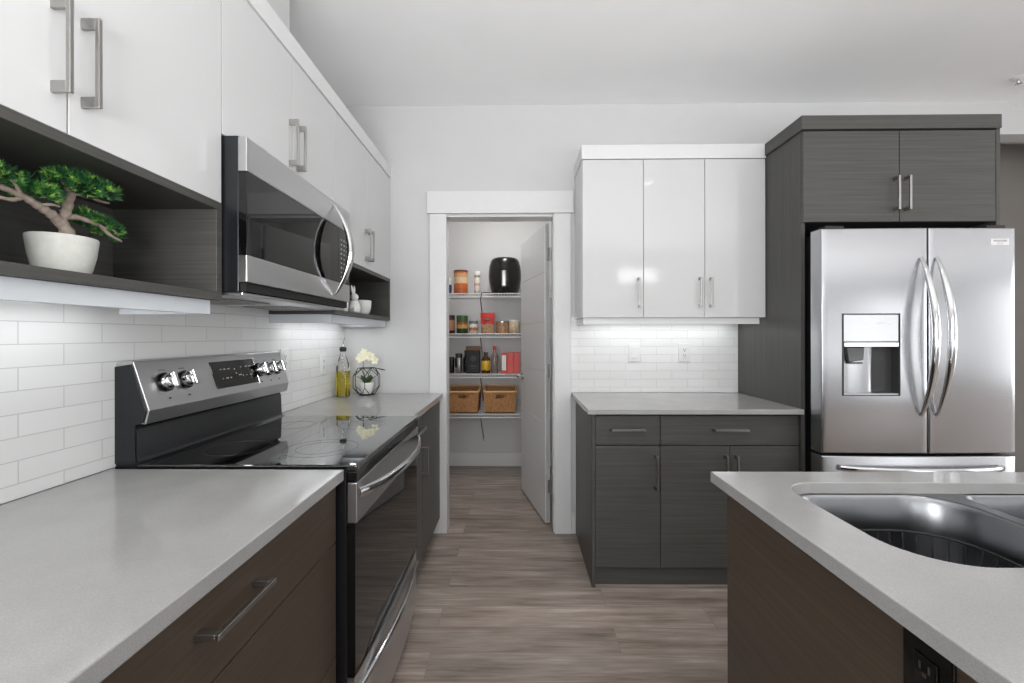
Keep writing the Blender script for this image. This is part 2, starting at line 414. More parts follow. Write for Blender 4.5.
# ------------------------------------------------------------------ cabinet pulls
def pull(axis, c, length, out, outdir, parent, wd=0.013, ft=0.016, bt=0.008):
    """flat bar pull on two square feet; axis = direction of bar, outdir = ('x'|'y', sign), c = centre on the door face"""
    a = MB(); c = Vector(c); ax = 'xyz'.index(axis); od = 'xyz'.index(outdir[0]); s = outdir[1]
    ot = 3 - ax - od
    def bx(l0, l1, o0, o1, w):
        lo = [0, 0, 0]; hi = [0, 0, 0]
        lo[ax], hi[ax] = c[ax] + l0, c[ax] + l1
        q = sorted((c[od] + s * o0, c[od] + s * o1)); lo[od], hi[od] = q
        lo[ot], hi[ot] = c[ot] - w / 2, c[ot] + w / 2
        a.box(lo[0], hi[0], lo[1], hi[1], lo[2], hi[2], 0.0012)
    h = length / 2
    bx(-h, h, out - bt, out, wd); bx(-h, -h + ft, 0, out - bt + 0.001, wd); bx(h - ft, h, 0, out - bt + 0.001, wd)
    return a.build('handle', M['nickel'], parent)

# ------------------------------------------------------------------ left run
def front_panels(root, name, mat, plane, sign, axis, rects, thick=0.019, bev=0.0012):
    """door/drawer fronts: axis 'y' -> face looks along x; axis 'x' -> face looks along y (towards camera)"""
    out = []
    for (a0, a1, z0, z1) in rects:
        b = MB()
        if axis == 'y': b.box(plane - thick, plane, a0, a1, z0, z1, bev)
        else: b.box(a0, a1, plane, plane + thick, z0, z1, bev)
        out.append(b.build(name, mat, root))
    return out

FX = -0.826                       # upper door faces
def upper_left(y0, y1, zb, split, hz, label, side_near=False):
    r = thing('upper_cabinet', (XL + 0.155, (y0 + y1) / 2, zb), label, 'cabinet', 'white wall cabinets along the left wall')
    b = MB(); b.box(XL + 0.008, FX - 0.020, y0, y1, zb, 2.30, 0.001); b.build('body', M['white_satin'], r)
    g = 0.0015
    for k, (a0, a1) in enumerate(((y0, split), (split, y1))):
        d, = front_panels(r, 'door', M['white_gloss'], FX, 1, 'y', [(a0 + g, a1 - g, zb, 2.304)])
        yh = split - 0.027 if k == 0 else split + 0.027
        pull('z', (FX, yh, hz), 0.170, 0.036, ('x', 1), d, wd=0.008, ft=0.021)
    b = MB(); b.box(XL + 0.008, FX + 0.006, y0, y1, 2.307, 2.380, 0.001); b.build('crown', M['white_satin'], r)
    return r
upper_left(0.370, 1.2145, 1.650, 0.795, 1.796, 'white gloss two door wall cabinet above the open shelf with the bonsai')
upper_left(1.2155, 1.971, 1.846, 1.606, 1.981, 'white gloss two door wall cabinet directly above the microwave')
upper_left(1.972, 2.838, 1.650, 2.395, 1.775, 'white gloss two door wall cabinet beyond the microwave, nearest the pantry')

def shelf_box(y0, y1, label):
    r = thing('open_shelf', (XL + 0.155, (y0 + y1) / 2, 1.378), label, 'shelf', 'dark open shelf boxes under the left wall cabinets')
    z0, z1, t = 1.378, 1.6495, 0.021
    b = MB(); b.box(XL + 0.020, FX, y0, y1, z0, z0 + t, 0.001); b.build('bottom_board', M['wood_h'], r)
    b = MB(); b.box(XL + 0.020, FX, y0, y1, z1 - t, z1, 0.001); b.build('top_board', M['wood_h'], r)
    for a in (y0, y1 - t):
        b = MB(); b.box(XL + 0.020, FX, a, a + t, z0 + t, z1 - t, 0.0008); b.build('side_board', M['wood_h'], r)
    b = MB(); b.box(XL + 0.008, XL + 0.020, y0, y1, z0, z1); b.build('back_board', M['wood_h'], r)
    return r
shelf_box(0.370, 1.2145, 'dark wood open shelf box holding the bonsai, left of the microwave')
shelf_box(1.972, 2.838, 'dark wood open shelf box beyond the microwave holding the rabbit figurine')

def valance(y0, y1, xf, ends, label, ledy, power):
    r = thing('light_valance', (xf, (y0 + y1) / 2, 1.338), label, 'light valance')
    b = MB(); b.box(xf - 0.016, xf, y0, y1, 1.338, 1.377, 0.001); b.build('front_rail', M['valance'], r)
    for (a, x0) in ends:
        b = MB(); b.box(x0, xf - 0.0165, a, a + 0.016, 1.338, 1.377, 0.001); b.build('end_rail', M['valance'], r)
    b = MB(); b.box(XL + 0.09, XL + 0.12, ledy[0], ledy[1], 1.368, 1.377, 0.002); b.build('light_strip', M['led'], r)
    l = area('under_shelf_light', (XL + 0.105, (ledy[0] + ledy[1]) / 2, 1.362), (0, 0, 0), 0.03, ledy[1] - ledy[0], power, (0.95, 0.98, 1.0)); l.rotation_euler = (0, 0, 0)
    return r
valance(0.372, 1.195, -0.845, [(1.179, -1.085)], 'white light valance glowing under the bonsai shelf', (0.42, 1.12), 0.9)
valance(1.974, 2.80, -0.845, [(1.974, -1.126), (2.784, -1.126)], 'white light valance under the open shelf beyond the range', (2.06, 2.74), 1.2)

# base cabinets
BX = -0.500                       # base door faces
def base_left_drawers(y0, y1, label, pulls=True):
    r = thing('base_cabinet', (-0.8, (y0 + y1) / 2, 0), label, 'cabinet', 'dark base cabinets on the left')
    b = MB(); b.box(XL + 0.002, BX - 0.021, y0, y1, 0.1, 0.878, 0.001); b.box(XL + 0.002, BX - 0.07, y0, y1, 0, 0.1); b.build('body', M['gap'], r)
    for (z0, z1) in ((0.712, 0.872), (0.398, 0.708), (0.104, 0.394)):
        d, = front_panels(r, 'drawer', M['wood_i'], BX, 1, 'y', [(y0 + 0.0015, y1 - 0.0015, z0, z1)])
        pull('y', (BX, (y0 + y1) / 2 + 0.012, z0 + (z1 - z0) * 0.62), 0.162, 0.040, ('x', 1), d, wd=0.010, ft=0.013)
    return r
base_left_drawers(0.275, 1.200, 'dark wood drawer base cabinet in the left foreground, before the range')
base_left_drawers(-0.300, 0.273, 'dark wood drawer base cabinet nearest the camera on the left')
r = thing('base_cabinet', (-0.8, 2.4, 0), 'dark wood base cabinet between range and pantry doorway', 'cabinet', 'dark base cabinets on the left')
b = MB(); b.box(XL + 0.002, BX - 0.021, 1.978, 2.835, 0.1, 0.878, 0.001); b.box(XL + 0.002, BX - 0.06, 1.978, 2.835, 0, 0.1); b.build('body', M['wood_h'], r)
d, = front_panels(r, 'drawer', M['wood_h'], BX, 1, 'y', [(1.980, 2.300, 0.722, 0.872)]); pull('y', (BX, 2.14, 0.81), 0.185, 0.040, ('x', 1), d)
d, = front_panels(r, 'door', M['wood_h'], BX, 1, 'y', [(1.980, 2.300, 0.104, 0.718)]); pull('z', (BX, 2.265, 0.625), 0.150, 0.040, ('x', 1), d)
front_panels(r, 'filler_panel', M['wood_h'], BX, 1, 'y', [(2.303, 2.815, 0.104, 0.872)])

b = MB(); b.box(XL + 0.001, -0.478, -0.30, 1.2005, 0.8795, 0.91, 0.0025)
tag(b.build('countertop', M['quartz']), 'light grey quartz countertop in the left foreground', 'countertop')
b = MB(); b.box(XL + 0.001, -0.478, 1.978, 2.812, 0.8795, 0.91, 0.0025)
tag(b.build('countertop', M['quartz']), 'light grey quartz countertop beyond the range under the oil bottle', 'countertop')

# ------------------------------------------------------------------ range
RY0, RY1 = 1.212, 1.970
r = thing('range', (-0.8, 1.59, 0), 'stainless steel and black electric range between the left counters', 'range')
b = MB(); b.box(XL + 0.012, -0.477, RY0 + 0.002, RY1 - 0.002, 0.03, 0.900, 0.003); b.box(-1.0, -0.55, RY0 + 0.03, RY1 - 0.03, 0, 0.03); b.build('body', M['black_metal'], r)
b = MB(); b.box(-1.066, -0.446, RY0, RY1, 0.9005, 0.918, 0.004, 3); ct = b.build('cooktop', M['cooktop'], r)
for (x, y, q) in ((-0.90, 1.40, .095), (-0.90, 1.76, .075), (-0.63, 1.40, .112), (-0.63, 1.77, .088)):
    b = MB()
    for rr in ((q,) if q < .1 else (q, q * .68)):
        b.slab([(x + (rr + .0012) * math.cos(2 * PI * k / 64), y + (rr + .0012) * math.sin(2 * PI * k / 64)) for k in range(64)],
               [[(x + (rr - .0012) * math.cos(2 * PI * k / 64), y + (rr - .0012) * math.sin(2 * PI * k / 64)) for k in range(64)]], 0.9178, 0.9183)
    b.build('burner_ring', M['ring'], ct, False)
b = MB(); b.box(-0.4765, -0.4475, RY0 + 0.001, RY1 - 0.001, 0.8705, 0.9, 0.003); b.build('front_apron', M['black_gloss'], r)
# riser behind the cooktop: concave black panel
rp = [(-1.130, 0.905), (-1.067, 0.905)]
for k in range(9):
    a = k / 8 * PI / 2
    rp.append((-1.052 - 0.014 * math.sin(a), 0.919 + 0.014 * (1 - math.cos(a))))
rp += [(-1.069, 1.012), (-1.074, 1.022), (-1.080, 1.030), (-1.130, 1.030)]
rp[1] = (-1.052, 0.905)
b = MB(); b.prism(rp, 'y', RY0 + 0.003, RY1 - 0.003, 0, 0, True); bgd = b.build('riser', M['black_metal'], r)
cp = [(-1.130, 1.0305), (-1.070, 1.0305), (-1.043, 1.0305), (-1.033, 1.069), (-1.078, 1.206), (-1.088, 1.210), (-1.130, 1.200)]
b = MB(); b.prism(cp, 'y', RY0 + 0.004, RY1 - 0.002, 0.0015); pan = b.build('control_panel', M['steel_y'], r)
b = MB(); b.prism([(-1.131, 0.92), (-1.070, 0.92), (-1.072, 1.028), (-1.049, 1.034), (-1.0405, 1.069), (-1.083, 1.199), (-1.131, 1.192)], 'y', RY0, RY0 + 0.0035); b.build('end_cap', M['black_metal'], r)
# sloped frame on the control panel face
P0, P1 = Vector((-1.033, 0, 1.069)), Vector((-1.078, 0, 1.206))
sl = (P1 - P0).normalized(); nr = Vector((sl.z, 0, -sl.x))
def cpt(u, y, o): q = P0 + sl * u + nr * o; return Vector((q.x, y, q.z))
def cbox(mb, u0, u1, y0, y1, o0, o1, bev=0.0):
    t = MB(); t.box(u0, u1, y0, y1, o0, o1, bev)
    for v in t.bm.verts: v.co = cpt(v.co.x, v.co.y, v.co.z)
    bmesh.ops.recalc_face_normals(t.bm, faces=t.bm.faces[:])
    mb._merge(t.bm, 0, False)
b = MB(); cbox(b, 0.026, 0.124, 1.505, 1.752, 0.0, 0.002, 0.0008); ds = b.build('display', M['black_glass'], pan)
for (u, y, wd) in ((.092, 1.545, .010), (.092, 1.565, .012), (.092, 1.587, .012), (.058, 1.548, .004), (.058, 1.566, .014), (.058, 1.590, .008), (.088, 1.622, .005), (.072, 1.625, .008), (.064, 1.640, .018),
                   (.094, 1.662, .006), (.094, 1.690, .014), (.094, 1.712, .014), (.060, 1.662, .006), (.060, 1.684, .006), (.060, 1.708, .014), (.076, 1.720, .010)):
    b = MB(); cbox(b, u, u + 0.004, y, y + wd, 0.0021, 0.0024); b.build('display_mark', M['grey_mark'], ds, False)
b = MB(); cbox(b, 0.022, 0.128, 1.7525, 1.758, 0.0, 0.003, 0.0008); b.build('display_trim', M['chrome'], pan)
for y in (1.300, 1.378, 1.772, 1.838, 1.902):
    b = MB(); u = 0.075
    c0 = cpt(u, y, 0.0005); b.tube([c0, cpt(u, y, 0.006)], 0.029, 28); k0 = b.build('knob_base', M['black_gloss'], pan)
    b = MB(); b.tube([cpt(u, y, 0.006), cpt(u, y, 0.012), cpt(u, y, 0.026), cpt(u, y, 0.028)], [0.0245, 0.0245, 0.022, 0.020], 28)
    cbox(b, u - 0.024, u + 0.024, y - 0.006, y + 0.006, 0.024, 0.040, 0.003)
    b.build('knob', M['chrome'], pan)
for y in (1.300, 1.378, 1.772, 1.838, 1.902):
    b = MB(); cbox(b, 0.0225, 0.0275, y - 0.006, y + 0.004, 0.0003, 0.0006); b.build('burner_mark', M['dark_mark'], pan, False)
    b = MB(); cbox(b, 0.112, 0.114, y - 0.012, y + 0.012, 0.0003, 0.0006); b.build('knob_mark', M['dark_mark'], pan, False)
# oven door
b = MB(); b.box(-0.4755, -0.4525, RY0 + 0.004, RY1 - 0.004, 0.330, 0.754, 0.002); od = b.build('oven_door', M['black_glass'], r)
b = MB(); b.box(-0.4755, -0.447, RY0 + 0.002, RY1 - 0.002, 0.7545, 0.868, 0.003); rail = b.build('door_rail', M['steel_y'], od)
b = MB(); b.box(-0.4755, -0.4515, RY0 + 0.0005, RY0 + 0.0035, 0.33, 0.753, 0.0005); b.build('door_edge', M['black_gloss'], od)
N = 24; pts = []; ws = []; ts = []
for k in range(N + 1):
    s_ = k / N; y = RY0 + 0.025 + s_ * (RY1 - RY0 - 0.05); o = math.sin(PI * s_) ** 0.75 * 0.066
    pts.append((-0.450 + o, y, 0.832)); ws.append(0.015); ts.append(0.0085)
b = MB(); b.sweep(pts, (0, 0, 1), ws, ts); b.build('oven_handle', M['chrome'], od)
# warming drawer, bowed in plan, with a lip
def bow(y0, y1, xb, xe, bulge, n=16):
    return [(xb, y0)] + [(xe + bulge * math.sin(PI * k / n), y0 + (y1 - y0) * k / n) for k in range(n + 1)] + [(xb, y1)]
b = MB(); b.prism(bow(RY0 + 0.004, RY1 - 0.004, -0.4755, -0.456, 0.018), 'z', 0.075, 0.322, 0, 0, True); dr = b.build('drawer', M['steel_y'], r)
b = MB(); N = 20
b.sweep([(-0.454 + 0.034 * math.sin(PI * k / N), RY0 + 0.02 + (RY1 - RY0 - 0.04) * k / N, 0.265 + 0.02 * math.cos(PI * (k / N - .5))) for k in range(N + 1)], (0, 0, 1), [0.011] * (N + 1), [0.009] * (N + 1))
b.build('drawer_grip', M['chrome'], dr)
b = MB(); b.box(-0.4765, -0.47, RY0 + 0.01, RY1 - 0.01, 0.012, 0.073); b.build('kick_plate', M['black_matte'], r)

# ------------------------------------------------------------------ microwave over the range
MY0, MY1 = 1.2165, 1.969
r = thing('microwave', (-0.95, 1.59, 1.403), 'stainless steel microwave with curved handle mounted above the range', 'microwave')
b = MB(); b.box(XL + 0.008, -0.783, MY0 + 0.004, MY1 - 0.004, 1.403, 1.843, 0.002); b.build('case', M['black_metal'], r)
DX = -0.757
b = MB(); b.box(-0.782, DX, MY0, MY1, 1.742, 1.838, 0.002); b.build('top_strip', M['steel_y'], r)
b = MB(); b.box(-0.782, DX, MY0, MY1, 1.430, 1.506, 0.002); b.build('bottom_strip', M['steel_y'], r)
b = MB(); b.box(-0.782, DX - 0.001, MY0 + 0.0015, 1.848, 1.5065, 1.7415, 0.001); dg = b.build('glass_door', M['black_glass'], r)
b = MB(); b.box(-0.782, DX - 0.001, 1.8495, MY1 - 0.001, 1.5065, 1.7415, 0.001); cpn = b.build('control_strip', M['black_glass'], r)
for i in range(9):
    for j in range(3):
        b = MB(); b.box(DX - 0.001, DX - 0.0006, 1.872 + j * 0.03, 1.886 + j * 0.03, 1.53 + i * 0.02, 1.536 + i * 0.02); b.build('button', M['grey_mark'], cpn, False)
N = 28; pts = []; ws = []; ts = []
for k in range(N + 1):
    s_ = k / N; z = 1.450 + s_ * 0.366; o = math.sin(PI * s_) ** 0.85
    pts.append((DX + 0.004 + 0.066 * o, 1.800, z)); ws.append(0.007 + 0.013 * o); ts.append(0.004 + 0.010 * o)
b = MB(); b.sweep(pts, (0, 1, 0), ws, ts); b.build('door_handle', M['chrome'], r)
b = MB(); b.box(-1.10, -0.775, MY0 + 0.01, MY1 - 0.01, 1.393, 1.4028, 0.002); un = b.build('underside', M['steel_y'], r)
for y in (1.33, 1.66):
    b = MB(); b.box(-1.05, -0.87, y, y + 0.2, 1.389, 1.3932, 0.001)
    for k in range(9): b.box(-1.04 + k * 0.019, -1.033 + k * 0.019, y + .01, y + .19, 1.3875, 1.3893)
    b.build('vent_filter', M['nickel'], un)
b = MB(); b.box(-0.7825, -0.765, MY0 + 0.01, MY1 - 0.01, 1.404, 1.429, 0.001); b.build('lower_grille', M['gap'], r)

# ------------------------------------------------------------------ left wall outlets
def wall_plate(name, c, normal, label, kind, col='white_plastic', grp=None):
    cx, cy, cz = c; r = thing(name, c, label, 'outlet' if kind == 'outlet' else 'switch', grp)
    def bx(b, u0, u1, z0, z1, o0, o1, bev):
        if normal == 'x': b.box(cx + o0, cx + o1, cy + u0, cy + u1, cz + z0, cz + z1, bev)
        elif normal == '-x': b.box(cx - o1, cx - o0, cy + u0, cy + u1, cz + z0, cz + z1, bev)
        else: b.box(cx + u0, cx + u1, cy - o1, cy - o0, cz + z0, cz + z1, bev)
    b = MB(); bx(b, -.036, .036, -.058, .058, 0.0005, .006, .002); b.build('plate', M[col], r)
    b = MB(); bx(b, -.017, .017, -.034, .034, .006, .0085, .0012)
    ins = b.build('rocker' if kind == 'switch' else 'receptacle', M[col], r)
    if kind == 'switch':
        b = MB(); bx(b, -.0165, .0165, -.0335, -.026, .0085, .0115, .001); b.build('rocker_edge', M[col], ins)
    else:
        b = MB()
        for z in (-.017, .017):
            bx(b, -.008, -.005, z - .002, z + .008, .0084, .0088, 0); bx(b, .005, .008, z - .002, z + .008, .0084, .0088, 0); bx(b, -.003, .003, z - .010, z - .005, .0084, .0088, 0)
        b.build('slots', M['dark_mark'], ins, False)
    return r
wall_plate('wall_outlet', (XL + .007, 2.52, 1.115), 'x', 'white outlet on the left tile wall beside the oil bottle', 'outlet')
wall_plate('wall_outlet', (XL + .007, 2.10, 1.160), 'x', 'white outlet on the left tile wall half behind the range back', 'outlet')
wall_plate('light_switch', (0.757, YB - .007, 1.168), 'y', 'white rocker switch plate on the back tile wall', 'switch')
wall_plate('wall_outlet', (1.078, YB - .007, 1.168), 'y', 'white outlet on the back tile wall, right of the switch', 'outlet')

# ------------------------------------------------------------------ right run on the back wall
UY = 2.516
r = thing('upper_cabinet', (0.9, 2.68, 1.382), 'white gloss three door wall cabinet left of the refrigerator cabinet', 'cabinet')
b = MB(); b.box(0.377, 1.423, UY + 0.021, YB - 0.008, 1.382, 2.290, 0.001); b.build('body', M['white_satin'], r)
for i, (a0, a1, hx) in enumerate(((0.377, 0.727, 0.697), (0.727, 1.077, 1.045), (1.077, 1.423, 1.105))):
    d, = front_panels(r, 'door', M['white_gloss'], UY, 1, 'x', [(a0 + .0015, a1 - .0015, 1.382, 2.288)])
    pull('z', (hx, UY, 1.525), 0.170, 0.036, ('y', -1), d, wd=0.011)
b = MB(); b.box(0.372, 1.423, UY - 0.006, YB - 0.001, 2.2915, 2.372, 0.001); b.build('crown', M['white_satin'], r)
r = thing('light_valance', (0.9, 2.55, 1.344), 'white light valance under the three door wall cabinet', 'light valance')
b = MB(); b.box(0.385, 1.400, UY + 0.024, UY + 0.040, 1.344, 1.3815, 0.001); b.build('front_rail', M['white_satin'], r)
b = MB(); b.box(0.385, 0.401, UY + 0.0405, YB - 0.008, 1.344, 1.3815, 0.001); b.build('end_rail', M['white_satin'], r)
b = MB(); b.box(0.45, 1.36, YB - 0.12, YB - 0.09, 1.372, 1.3815, 0.002); b.build('light_strip', M['led'], r)
area('under_cabinet_light', (0.905, YB - 0.105, 1.366), (0, 0, 0), 0.9, 0.03, 1.3, (0.97, 0.98, 1.0)).rotation_euler = (0, 0, 0)

CY = 2.222
r = thing('base_cabinet', (0.9, 2.5, 0), 'dark wood base cabinet with two drawers beside the refrigerator', 'cabinet')
b = MB(); b.box(0.396, 1.4225, CY + 0.021, YB - 0.002, 0.1, 0.883, 0.001); b.build('body', M['gap'], r)
b = MB(); b.box(0.378, 0.3955, CY, YB - 0.017, 0, 0.883, 0.001); b.build('side_panel', M['wood_v'], r)
b = MB(); b.box(0.396, 1.4225, CY + 0.030, CY + 0.0205 + 0.024, 0, 0.0995, 0.001); b.build('kick_plate', M['wood_h'], r)
for (a0, a1, hx) in ((0.3965, 0.723, 0.558), (0.7255, 1.4215, 1.073)):
    d, = front_panels(r, 'drawer', M['wood_h'], CY, 1, 'x', [(a0 + .0005, a1 - .0005, 0.724, 0.872)]); pull('x', (hx, CY, 0.803), 0.172, 0.036, ('y', -1), d, wd=0.011)
for (a0, a1, hx) in ((0.3965, 0.723, 0.700), (0.7255, 1.0735, 1.050), (1.0755, 1.4215, 1.102)):
    d, = front_panels(r, 'door', M['wood_h'], CY, 1, 'x', [(a0 + .0005, a1 - .0005, 0.103, 0.719)]); pull('z', (hx, CY, 0.588), 0.172, 0.036, ('y', -1), d, wd=0.011)
b = MB(); b.box(0.352, 1.4235, 2.182, YB - 0.0075, 0.8845, 0.91, 0.0025)
tag(b.build('countertop', M['quartz']), 'light grey quartz countertop on the back wall base cabinet', 'countertop')

# refrigerator surround
EY = 2.190
r = thing('refrigerator_cabinet', (1.9, 2.5, 0), 'tall dark wood cabinet surrounding and topping the refrigerator', 'cabinet')
b = MB(); b.box(1.4255, 1.4465, EY + 0.021, YB - 0.001, 0, 2.300, 0.001); b.build('side_panel', M['wood_v'], r)
b = MB(); b.box(2.3725, 2.3925, EY, YB - 0.001, 0, 2.300, 0.001); b.build('side_panel', M['wood_v'], r)
b = MB(); b.box(1.447, 2.372, EY + 0.022, YB - 0.001, 1.842, 2.298, 0.001); b.build('body', M['gap'], r)
for (a0, a1, hx) in ((1.4258, 1.898, 1.872), (1.901, 2.3715, 1.926)):
    d, = front_panels(r, 'door', M['wood_h'], EY + 0.001, 1, 'x', [(a0 + .0005, a1 - .0005, 1.842, 2.293)]); pull('z', (hx, EY + 0.001, 1.977), 0.168, 0.036, ('y', -1), d, wd=0.011)
b = MB(); b.prism([(1.413, EY - 0.008), (2.3925, EY - 0.008), (2.3925, YB - 0.001), (1.4245, YB - 0.001), (1.4245, 2.505), (1.413, 2.505)], 'z', 2.3005, 2.368, 0.001); b.build('crown', M['wood_h'], r)

# ------------------------------------------------------------------ refrigerator
r = thing('refrigerator', (1.89, 2.45, 0), 'stainless steel french door refrigerator with bottom freezer and ice dispenser', 'refrigerator')
FR0, FR1, FY = 1.441, 2.347, 2.072
b = MB(); b.box(1.458, 2.332, 2.165, 2.82, 0.02, 1.772, 0.004); b.box(1.5, 2.29, 2.2, 2.8, 0, 0.02); b.build('case', M['black_metal'], r)
def fdoor(x0, x1, z0, z1, holes=()):
    # slightly bowed front, rounded vertical edges
    n = 14; pts = [(x1, 2.160), (x0, 2.160)]
    for k in range(n + 1):
        s_ = k / n; x = x0 + (x1 - x0) * s_; xc = (x - (FR0 + FR1) / 2) / ((FR1 - FR0) / 2)
        y = FY + 0.012 * xc * xc
        e = min(s_, 1 - s_) * (x1 - x0)
        if e < 0.008: y += 0.006 * (1 - e / 0.008)
        pts.append((x, y))
    b = MB(); b.prism(pts, 'z', z0, z1, 0.003); return b
# left door: built around the dispenser recess
DX0, DX1, DZ0, DZ1 = 1.535, 1.800, 0.992, 1.380
XS = 1.9255
b = fdoor(FR0, XS, 0.722, DZ0); b2 = fdoor(FR0, XS, DZ1, 1.782)
def pslab(x0, x1, z0, z1):
    n = 8; pts = [(x1, 2.160), (x0, 2.160)]
    for k in range(n + 1):
        x = x0 + (x1 - x0) * k / n; xc = (x - (FR0 + FR1) / 2) / ((FR1 - FR0) / 2); y = FY + 0.012 * xc * xc
        if x0 == FR0 and k == 0: y += 0.006
        pts.append((x, y))
    b = MB(); b.prism(pts, 'z', z0, z1); return b
def front_y(x): return FY + 0.012 * ((x - (FR0 + FR1) / 2) / ((FR1 - FR0) / 2)) ** 2
# one closed shell: grid front with a hole
def door_shell(x0, x1, z0, z1, hole=None):
    b = bmesh.new(); xs = [x0, x0 + 0.002, x0 + 0.006] + [x0 + (x1 - x0) * k / 16 for k in range(1, 16)] + [x1 - 0.006, x1 - 0.002, x1]
    zs = [z0, z0 + 0.002, z0 + 0.006, z1 - 0.006, z1 - 0.002, z1]
    if hole: xs += [hole[0], hole[1]]; zs += [hole[2], hole[3]]
    xs = sorted(set(xs)); zs = sorted(set(zs))
    def dp(t): return 0.006 - math.sqrt(max(0, 0.006 ** 2 - max(0, 0.006 - t) ** 2))
    V = [[b.verts.new((x, front_y(x) + max(dp(min(x - x0, x1 - x)), dp(min(z - z0, z1 - z))), z)) for z in zs] for x in xs]
    for i in range(len(xs) - 1):
        for j in range(len(zs) - 1):
            cx, cz = (xs[i] + xs[i + 1]) / 2, (zs[j] + zs[j + 1]) / 2
            if hole and hole[0] < cx < hole[1] and hole[2] < cz < hole[3]: continue
            b.faces.new((V[i][j], V[i + 1][j], V[i + 1][j + 1], V[i][j + 1]))
    edges = [e for e in b.edges if e.is_boundary]
    outer = [e for e in edges if any(abs(v.co.x - x0) < 1e-6 or abs(v.co.x - x1) < 1e-6 or abs(v.co.z - z0) < 1e-6 or abs(v.co.z - z1) < 1e-6 for v in e.verts)]
    r_ = bmesh.ops.extrude_edge_only(b, edges=outer)
    nv = [g for g in r_['geom'] if isinstance(g, bmesh.types.BMVert)]
    for v in nv: v.co.y = 2.160
    bmesh.ops.contextual_create(b, geom=[e for e in b.edges if e.is_boundary and all(abs(v.co.y - 2.160) < 1e-6 for v in e.verts)])
    bmesh.ops.recalc_face_normals(b, faces=b.faces[:])
    m = MB(); m._merge(b); return m
b.bm.free(); b2.bm.free()
ld = door_shell(FR0, XS, 0.722, 1.782, (DX0, DX1, DZ0, DZ1)).build('door', M['steel_z'], r)
rd = door_shell(1.9335, FR1, 0.722, 1.782).build('door', M['steel_z'], r)
fz = door_shell(FR0, FR1, 0.085, 0.708).build('freezer_drawer', M['steel_z'], r)
b = MB(); b.box(1.9258, 1.9332, 2.079, 2.158, 0.724, 1.780); b.build('gap_shade_strip', M['black_matte'], r)  # black strip added between the doors, its colour stands in for shade
b = MB(); b.box(1.47, 2.32, 2.13, 2.162, 0.02, 0.08, 0.002); b.build('kick_grille', M['black_matte'], r)
for x in (1.47, 2.23):
    b = MB(); b.box(x, x + 0.09, 2.10, 2.21, 1.7825, 1.800, 0.004); b.build('hinge_cover', M['black_matte'], r)
# dispenser
b = MB(); yf = front_y((DX0 + DX1) / 2) + 0.004; t_ = 0.004
b.box(DX0 + .001, DX1 - .001, 2.118, 2.122, DZ0 + .001, DZ1 - .001)
for (x0, x1, z0, z1) in ((DX0 + .0005, DX0 + t_, DZ0, DZ1), (DX1 - t_, DX1 - .0005, DZ0, DZ1), (DX0, DX1, DZ0 + .0005, DZ0 + t_), (DX0, DX1, DZ1 - t_, DZ1 - .0005)): b.box(x0, x1, yf - .004, 2.122, z0, z1)
dsp = b.build('dispenser', M['dark_mark'], ld, False)
b = MB(); b.box(DX0 + .005, DX1 - .005, yf - .003, 2.117, 1.247, DZ1 - .005, 0.002); b.build('dispenser_panel', M['steel_x'], dsp)
b = MB(); b.box(DX0 + .005, DX1 - .005, yf - .006, 2.117, 1.222, 1.245, 0.003); b.build('dispenser_lip', M['chrome'], dsp)
# curved recess wall and tray
rc = [(DX0 + .005, 2.1175), (DX0 + .005, yf + .010)]
for k in range(11):
    a = k / 10 * PI / 2
    rc.append((DX0 + .03 + 0.13 * math.sin(a), yf + .012 + (2.105 - yf - .012) * (1 - math.cos(a)) + 0.003))
rc.append((DX0 + .165, 2.1175))
b = MB(); b.prism(rc, 'z', DZ0 + .012, 1.221, 0, 0, True); b.build('recess_wall', M['steel_z'], dsp)
b = MB(); b.prism([(DX0 + .005, yf - .001), (DX1 - .005, yf - .001), (DX1 - .005, 2.117), (DX0 + .005, 2.117)], 'z', DZ0 + .0045, DZ0 + .011); b.build('drip_tray', M['steel_x'], dsp)
b = MB(); b.prism([(DX0 + .020, 1.2215), (DX0 + .105, 1.2215), (DX0 + .100, 1.160), (DX0 + .030, 1.150)], 'y', yf + .001, yf + .024, .003); b.box(DX0 + .035, DX0 + .098, yf + .002, yf + .022, 1.142, 1.151, .002); b.build('nozzle', M['black_gloss'], dsp)
for (x, z, q) in ((1.632, 1.330, .003), (1.705, 1.333, .008)):
    b = MB(); b.box(x - q, x + q, yf - .0035, yf - .003, z - .004, z + .004); b.build('indicator', M['white_plastic'], dsp, False)
def fridge_handle(x, parent):
    N = 36; pts = []; ws = []; ts = []
    for k in range(N + 1):
        s_ = k / N; z = 0.900 + s_ * 0.742; o = math.sin(PI * s_) ** 0.8
        pts.append((x, front_y(x) - 0.003 - 0.075 * o, z)); ws.append(0.008 + 0.010 * o); ts.append(0.005 + 0.010 * o)
    b = MB(); b.sweep(pts, (1, 0, 0), ws, ts); return b.build('handle', M['chrome'], parent)
fridge_handle(1.893, ld); fridge_handle(1.966, rd)
N = 24; b = MB()
b.sweep([(1.52 + 0.75 * k / N, FY - 0.002 - 0.055 * math.sin(PI * k / N) ** .6, 0.655) for k in range(N + 1)], (0, 0, 1), [0.014] * (N + 1), [0.009] * (N + 1)); b.build('drawer_handle', M['chrome'], fz)
b = MB(); b.box(2.228, 2.312, front_y(2.27) - 0.002, front_y(2.27) + 0.004, 1.700, 1.731, 0.001); bd = b.build('badge', M['white_plastic'], rd)
